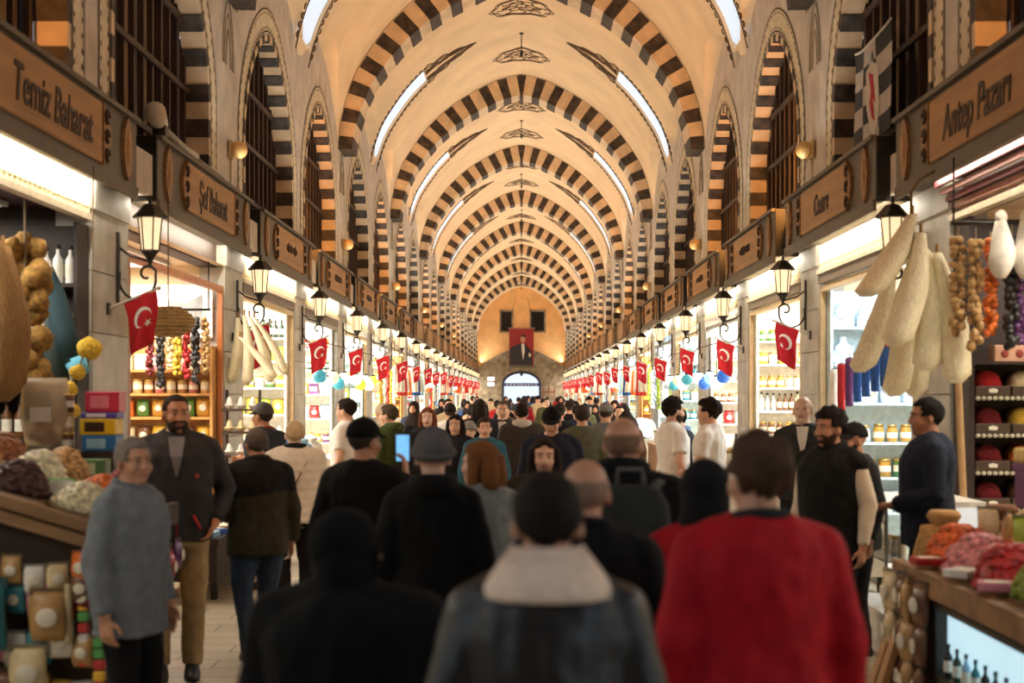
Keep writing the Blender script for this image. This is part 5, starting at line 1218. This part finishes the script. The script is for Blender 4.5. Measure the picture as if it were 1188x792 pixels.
    g = remesh(m, {'jacket': 'jacket', 'coat': 'coat', 'sweater': 'sweater', 'tshirt': 'tee_shirt', 'vest': 'gilet'}[style], ym, wv, 3, t, wr=0 if lo else .013, wf=9, puff=puff, fmat=(lambda c: 1 if c.z > 1.25 + .02 * math.sin(c.x * 9) else 0) if yoke else None)
    if style == 'vest' and sleeves:
        m = MB()
        for s in (-1, 1):
            S, E, W, d = A[s]; m.tube([S + V3((-s * .03, 0, 0)), S, S.lerp(E, .5), E, E.lerp(W, .5), E.lerp(W, .95)], [.06, .068, .064, .058, .052, .04], 14)
        m.loft([[LN(p) for p in ring(z, rx * b + .012, ry * b + .012, 0, cy)] for z, rx, ry, cy in TORSO[3:9]], 0, True)
        remesh(m, 'shirt', [FAB(sleeves)], wv, 2, t, wr=0 if lo else .008)
    if collar:                                         # (colour, radius, height, tube radius)
        cc, cr, cz, ct = collar; m = MB()
        m.tube([LN((cr * math.cos(a), -.012 + cr * .95 * math.sin(a), cz - .018 * math.sin(a))) for a in (2 * PI * q / 20 for q in range(21))], ct, 10, 0, True, flat=1.0); m.build('collar', [FAB(cc)], t)
    if inner:
        m = MB(); m.loft([[LN((sx * w, yy, z)) for sx, yy in ((-1, yb - .02), (-1, yb), (1, yb), (1, yb - .02))] for z, w, yb in ((1.24, .006, .158 * b + .012), (1.36, .035, .156 * b + .012), (1.475, .05, .108))]); m.build('shirt_front', [FAB(inner)], t)
    if hood:
        m = MB(); m.tube([LN((.085 * math.cos(a), -.03 + .085 * math.sin(a), 1.50 + .02 * math.sin(a))) for a in (PI * .95 + PI * 1.1 * q / 14 for q in range(15))], [.03 + .028 * math.sin(PI * q / 14) for q in range(15)], 10); m.build('hood', [FAB(hood)], t)
    if extras: extras(t, LN, A, HM, k)
    return t
def backpack(px, py, pz, rz, c, c2, label, sc=1.0):
    t = thing('backpack', label, 'backpack', (px, py, pz), math.radians(rz)); t.scale = (sc,) * 3
    m = MB(); m.loft([[(x, -.0 - .0 + y, z) for x, y, z in ring(z, w, d, 0, -.085, 18, 4)] for z, w, d in ((-.22, .12, .06), (-.2, .145, .085), (0, .155, .095), (.16, .145, .085), (.22, .11, .06), (.235, .06, .03))], 0, True); m.build('bag', [FAB(c)], t)
    m = MB(); m.loft([ring(z, w, .035, 0, -.175, 14, 4) for z, w in ((-.19, .1), (-.17, .115), (-.03, .115), (-.01, .1))], 0, True); m.build('front_pocket', [FAB(c2)], t)
    m = MB(); m.tube([(-.05, -.04, .23), (-.045, -.05, .29), (.045, -.05, .29), (.05, -.04, .23)], .011, 6); m.build('grab_handle', [FAB(c2)], t)
    for s in (-1, 1):
        m = MB(); m.tube([(s * .09, -.02, .21), (s * .10, .035, .235), (s * .115, .05, .24)], .02, 8, flat=.5); m.build('shoulder_strap', [FAB(c2)], t)
    return t
# ---- named figures, nearest first
def leather(t, LN, A, HM, k):
    m = MB(); R = []
    for q in range(15):
        a = PI + PI * q / 14; c, s = math.cos(a), math.sin(a)
        R.append([(.066 * c, -.012 + .064 * s, 1.545), (.085 * c, -.02 + .085 * s, 1.56), (.158 * c, -.02 + .142 * s, 1.462), (.163 * c, -.02 + .146 * s, 1.44), (.15 * c, -.02 + .13 * s, 1.435), (.07 * c, -.012 + .07 * s, 1.49)])
    m.loft(R, 0, True); m.build('shearling_collar', [M('cream_shearling', (226, 200, 178), .95, 0, .06, 40, .6)], t)
person('person in black leather jacket with wide cream shearling collar, walking away in front', .06, 3.3, 1.665, 0, (18, 17, 17), (16, 16, 18), 'short', (30, 22, 17), 'tan', rough=.42, build=1.0, extras=leather, hem=.78)
person('person wrapped in a black headscarf and long black coat, walking away in front', -.47, 3.9, 1.52, -8, (9, 9, 10), (12, 12, 12), 'veil', (10, 10, 11), 'tan', 'coat', build=1.38, head=(-50, 4), arms=('bent', 'bent'))
person('balding grey haired person in black coat behind the shearling collar', .207, 4.6, 1.64, -4, (15, 15, 18), (15, 15, 18), 'bald', (150, 124, 104), 'tan', build=1.08, collar=((20, 20, 24), .075, 1.50, .022))
person('stout person in wide red jacket with short brown hair seen from behind', .70, 4.2, 1.715, 6, (168, 16, 28), (70, 72, 78), 'thick', (72, 52, 38), 'tan', build=1.1, head=(18, 0), hem=.72, arms=('down', 'down'), collar=((40, 40, 42), .078, 1.495, .02), hood=None, rough=.7, vox=.008)
person('person in red jacket with dark headscarf, half hidden behind the stout red jacket', .66, 5.1, 1.60, 0, (160, 18, 30), (24, 24, 28), 'veil', (22, 22, 24), 'tan', build=1.0)
person('large balding person in black jacket carrying a grey strapped backpack', .44, 6.15, 1.75, -6, (13, 13, 15), (15, 15, 18), 'bald', (128, 98, 78), 'tan', build=1.22, collar=((18, 18, 20), .085, 1.51, .035), head=(-12, 0))
backpack(.455, 6.15 - .225, 1.22, -6, (44, 46, 44), (92, 90, 88), 'dark backpack with grey straps on the large balding person', 1.1)
person('person in grey knit beanie and black coat seen from behind', -.41, 6.6, 1.67, 5, (12, 12, 13), (14, 14, 15), 'beanie', (92, 90, 92), 'fair', 'coat', build=.94, hem=.6, hood=(18, 18, 19))
person('grey haired older person in grey zip jacket looking back from the fruit counter', -1.84, 6.72, 1.64, -112, (116, 122, 128), (20, 20, 22), 'short', (128, 120, 110), 'tan', build=1.0, face=True, vox=.007, head=(-22, 2), hem=.76, collar=((108, 114, 120), .072, 1.50, .022), arms=('down', 'down'))
person('person with short auburn hair in grey coat, face turned to the left', -.21, 7.25, 1.60, 30, (118, 122, 124), (60, 60, 66), 'bob', (118, 74, 42), 'fair', 'coat', build=1.02, head=(38, 0), face=True, hem=.6)
def phone_hand(t, LN, A, HM, k): pass
person('person in black peaked cap and black jacket holding up a phone', -.88, 7.95, 1.70, -12, (11, 11, 12), (14, 14, 15), 'cap', (14, 14, 16), 'olive', build=1.02, arms=('down', 'phone'), head=(-25, 0), vox=.008)
ph = thing('mobile_phone', 'phone with bright blue screen held up by the black capped person', 'phone', (-.69, 8.27, 1.455), math.radians(-6))
MB().box(-.042, .042, -.004, .006, 0, .165, 0, .003).build('case', [HUE((24, 24, 28), .3)], ph); MB().box(-.038, .038, -.0055, -.004, .006, .158).build('screen', [M('lit_phone_screen', (120, 190, 240), .2, emit=1.0, var=.2, scale=30)], ph)
person('long haired person in dark olive coat facing the camera', .14, 8.75, 1.57, 180, (46, 42, 34), (30, 28, 28), 'long', (34, 22, 18), 'fair', 'coat', build=1.12, face=True, collar=((40, 36, 30), .085, 1.50, .03))
def zipjacket(t, LN, A, HM, k):
    m = MB(); m.tube([(0, .150, 1.36), (0, .163, 1.25), (0, .152, 1.05), (0, .160, .86)], .006, 6); m.build('red_zip', [HUE((170, 36, 40))], t)
    m = MB(); m.ell((-.095, .150, 1.24), (.04, .014, .022), 12, 8); m.build('chest_badge', [HUE((180, 60, 46))], t)
    for s in (-1, 1): m = MB(); m.tube([(s * .10, .156, 1.0), (s * .14, .14, .92)], .009, 6); m.build('pocket_zip', [HUE((190, 34, 44))], t)
person('bearded shopkeeper in dark grey zip jacket and khaki trousers', -2.25, 9.27, 1.845, -166, (58, 58, 62), (164, 142, 104), 'crop', (44, 36, 32), 'tan', build=1.1, face=True, beard=(62, 50, 42), arms=('pocket', 'back'), head=(14, 0), extras=zipjacket, inner=(120, 122, 126), collar=((52, 52, 56), .07, 1.50, .02), hem=.84)
person('person with short grey hair in black and olive jacket and jeans, seen from behind', -1.83, 9.85, 1.61, 28, (58, 54, 40), (52, 66, 86), 'short', (92, 84, 78), 'tan', build=1.16, yoke=(26, 26, 28), collar=((40, 38, 32), .075, 1.50, .024), walk=.5, arms=('bent', 'down'))
def gilet(t, LN, A, HM, k): pass
person('young bearded person in black gilet with cream sleeves, looking left', 2.0, 9.2, 1.745, 132, (26, 28, 28), (26, 26, 30), 'thick', (26, 20, 18), 'tan', 'vest', sleeves=(214, 204, 184), build=1.08, face=True, beard=(60, 46, 38), collar=((22, 24, 24), .075, 1.50, .028), head=(-10, 0))
person('person in navy jacket with black hair beside the hanging loofahs', 2.70, 9.45, 1.82, 80, (34, 42, 58), (26, 28, 34), 'short', (26, 22, 20), 'olive', build=1.14, arms=('bent', 'down'), head=(12, 0), face=True, vox=.008)
person('person in black flat cap and charcoal jacket behind the cream sleeved gilet', 2.37, 10.12, 1.63, 108, (52, 52, 52), (30, 30, 32), 'peak', (34, 32, 32), 'tan', build=1.05, beard=(52, 42, 36), face=True)
def strap(t, LN, A, HM, k):
    m = MB(); m.tube([(.12, -.02, 1.475), (.08, -.155, 1.38), (-.02, -.185, 1.2), (-.13, -.165, 1.0), (-.2, -.08, .9)], .018, 8, flat=.35, up=(0, -1, 0)); m.build('bag_strap', [HUE((110, 62, 44), .6)], t)
person('blonde person in white puffer jacket with a brown strap across the back', -1.88, 11.8, 1.62, 18, (226, 220, 206), (22, 22, 24), 'short', (206, 184, 148), 'pale', build=1.12, puff=.012, hem=.84, arms=('bent', 'down'), extras=strap, collar=((30, 34, 36), .08, 1.50, .03), vox=.008)
person('person in dark blue jacket with black cap pulled over the eyes, facing the camera', .27, 12.7, 1.72, 176, (34, 38, 56), (24, 24, 30), 'cap', (20, 20, 26), 'fair', build=1.12, face=True, head=(0, -14))
person('bald shopkeeper in charcoal sweater over a white collar', 2.50, 12.65, 1.83, 168, (54, 56, 58), (34, 34, 38), 'bald', (196, 188, 180), 'pale', 'sweater', face=True, build=1.02, inner=(232, 230, 226), collar=((232, 230, 226), .066, 1.49, .018), head=(-8, 6))
person('person in dark jacket and patterned cap leaning over the cup rack', -2.38, 13.55, 1.76, 62, (48, 54, 62), (40, 42, 50), 'cap', (90, 90, 92), 'tan', build=1.12, collar=((150, 60, 40), .07, 1.49, .018), lean=.16, arms=('bent', 'reach'))
person('person in white tee shirt with dark quiff turned to the right', 1.52, 14.3, 1.80, -72, (236, 234, 230), (26, 26, 32), 'thick', (30, 24, 22), 'fair', 'tshirt', build=1.06, face=True, vox=.008, arms=('fwd', 'down'), beard=(50, 40, 34))
person('person in white tee shirt with dark hair turned to the left', 1.82, 13.72, 1.79, 66, (238, 236, 232), (28, 28, 34), 'thick', (34, 26, 24), 'fair', 'tshirt', build=1.06, vox=.008, arms=('fwd', 'bent'))
person('person with pale blue scarf stooping between the two white tee shirts', 1.80, 15.4, 1.70, 100, (44, 50, 62), (34, 36, 44), 'short', (28, 24, 22), 'fair', lean=.15, collar=((120, 150, 200), .085, 1.49, .03), head=(0, -10))
person('boy in teal jacket facing the camera', -.39, 15.0, 1.60, 186, (44, 92, 108), (34, 36, 44), 'short', (60, 44, 34), 'fair', face=True, lo=True)
person('person in teal anorak with grey beanie beside the boy', -.60, 16.4, 1.52, 176, (40, 100, 116), (40, 40, 48), 'beanie', (150, 146, 140), 'fair', lo=True, face=True)
person('person in white tee shirt with dark hair at the bright shelves on the left', -1.84, 15.0, 1.80, 74, (238, 236, 230), (40, 40, 46), 'short', (38, 30, 26), 'fair', 'tshirt', build=1.12, lo=True)
person('person in green jacket wearing a black backpack', -1.46, 15.7, 1.73, 58, (76, 92, 52), (44, 44, 48), 'short', (84, 72, 60), 'fair', build=1.08, hood=(76, 92, 52), lo=True, head=(15, 0))
backpack(-1.46 + .18, 15.7 - .11, 1.2, 58, (34, 34, 36), (52, 52, 54), 'black backpack on the green jacket', 1.05)
person('person in beige hooded top behind the black peaked cap', -1.62, 16.6, 1.72, 20, (196, 180, 156), (60, 56, 52), 'peak', (206, 188, 160), 'fair', hood=(206, 190, 166), lo=True)
person('person in long olive green coat walking away', .67, 15.7, 1.72, 0, (84, 84, 66), (40, 40, 42), 'short', (56, 44, 36), 'tan', 'coat', walk=.5, lo=True, hem=.5)
person('person in dark brown padded jacket walking away at the middle of the hall', .0, 17.0, 1.74, 4, (58, 50, 44), (34, 32, 36), 'short', (34, 28, 26), 'tan', walk=.8, puff=.008, lo=True, build=1.1, hood=(180, 172, 160))
person('person in grey sleeves and long dark gilet walking to the camera', -.24, 18.0, 1.76, 178, (36, 36, 44), (30, 32, 40), 'crop', (90, 80, 72), 'fair', 'vest', sleeves=(132, 130, 130), walk=.7, lo=True, face=True, inner=(200, 190, 180))
person('dark haired person in black coat with open collar facing the camera', -.72, 15.55, 1.62, 170, (34, 32, 36), (30, 30, 34), 'long', (34, 26, 24), 'fair', 'coat', face=True, lo=True)
person('red haired person in black coat beside the dark haired one', -1.12, 17.0, 1.68, 176, (38, 36, 38), (30, 30, 34), 'bob', (120, 70, 46), 'pale', 'coat', face=True, lo=True)
person('person with grey cap and grey jacket near the right shelves', 1.02, 17.2, 1.73, -14, (108, 108, 106), (44, 44, 50), 'cap', (120, 116, 110), 'tan', lo=True)
# ---- the crowd further down: a few figures built once, copied with their own clothes
ARCH_P = []
for i, (st, hr, wk, yw, sk) in enumerate([('jacket', 'short', .6, 0, 'tan'), ('coat', 'long', .4, 0, 'fair'), ('jacket', 'beanie', .5, 180, 'fair'), ('coat', 'veil', .3, 180, 'tan'), ('jacket', 'cap', .7, 0, 'tan'), ('jacket', 'crop', .5, 180, 'fair')]):
    ARCH_P.append((st, hr, wk, yw, sk, None))
rc = random.Random(12); taken = []; TOPS = {'black': (18, 18, 20), 'navy': (36, 44, 66), 'grey': (104, 104, 106), 'brown': (84, 62, 46), 'red': (150, 30, 36), 'beige': (190, 172, 140), 'olive': (84, 86, 58), 'white': (224, 220, 212), 'blue': (52, 84, 140), 'charcoal': (54, 54, 58)}
GAR = {'jacket': 'jacket', 'coat': 'long coat'}; HW = {'short': 'dark haired', 'long': 'long haired', 'beanie': 'knit hatted', 'veil': 'headscarfed', 'cap': 'capped', 'crop': 'crop haired'}
tn = list(TOPS); protos = {}; used = set()
spots = []
for i in range(400):
    y = 19 + 62 * rc.random() ** 1.25; x = rc.uniform(-2.25, 2.25)
    if y < 24 and abs(x + .05) < .5: continue
    if all((x - a) ** 2 + ((y - b) * .8) ** 2 > .55 for a, b in spots): spots.append((x, y))
    if len(spots) >= 64: break
for i, (x, y) in enumerate(spots):
    ai = rc.randrange(6); st, hr, wk, yw, sk, _ = ARCH_P[ai]; ct = rc.choice(tn); pos = 'left' if x < -.75 else 'right' if x > .75 else 'middle'
    n = max(3, min(20, int((y - 12.5) / PITCH) + 2))
    lab = '%s person in %s %s, %s, by the %s shop' % (HW[hr], ct, GAR[st], ('walking away' if yw == 0 else 'approaching') + (' mid hall' if pos == 'middle' else ' on the ' + pos), ORD[n])
    q = 0
    while lab in used and q < 12:
        q += 1; ct = rc.choice(tn); lab = '%s person in %s %s, %s, by the %s shop' % (HW[hr], ct, GAR[st], ('walking away' if yw == 0 else 'approaching') + (' mid hall' if pos == 'middle' else ' on the ' + pos), ORD[n])
    used.add(lab)
    Hh = rc.uniform(1.6, 1.8)
    if ai not in protos:
        ct = 'black'; lab = '%s person in black %s, %s, by the %s shop' % (HW[hr], GAR[st], ('walking away' if yw == 0 else 'approaching') + (' mid hall' if pos == 'middle' else ' on the ' + pos), ORD[n]); used.add(lab)
        protos[ai] = person(lab, x, y, Hh, yw, TOPS['black'], (36, 38, 46), hr, (40, 32, 30), sk, st, walk=wk, lo=True, face=(yw == 180), vox=.018, group='crowd further down the hall'); continue
    copy_tree(protos[ai], (x, y, 0), math.radians(yw + rc.uniform(-25, 25)), lab, 'crowd further down the hall', Hh / 1.75, remat={FAB(TOPS['black']).name: FAB(TOPS[ct])})
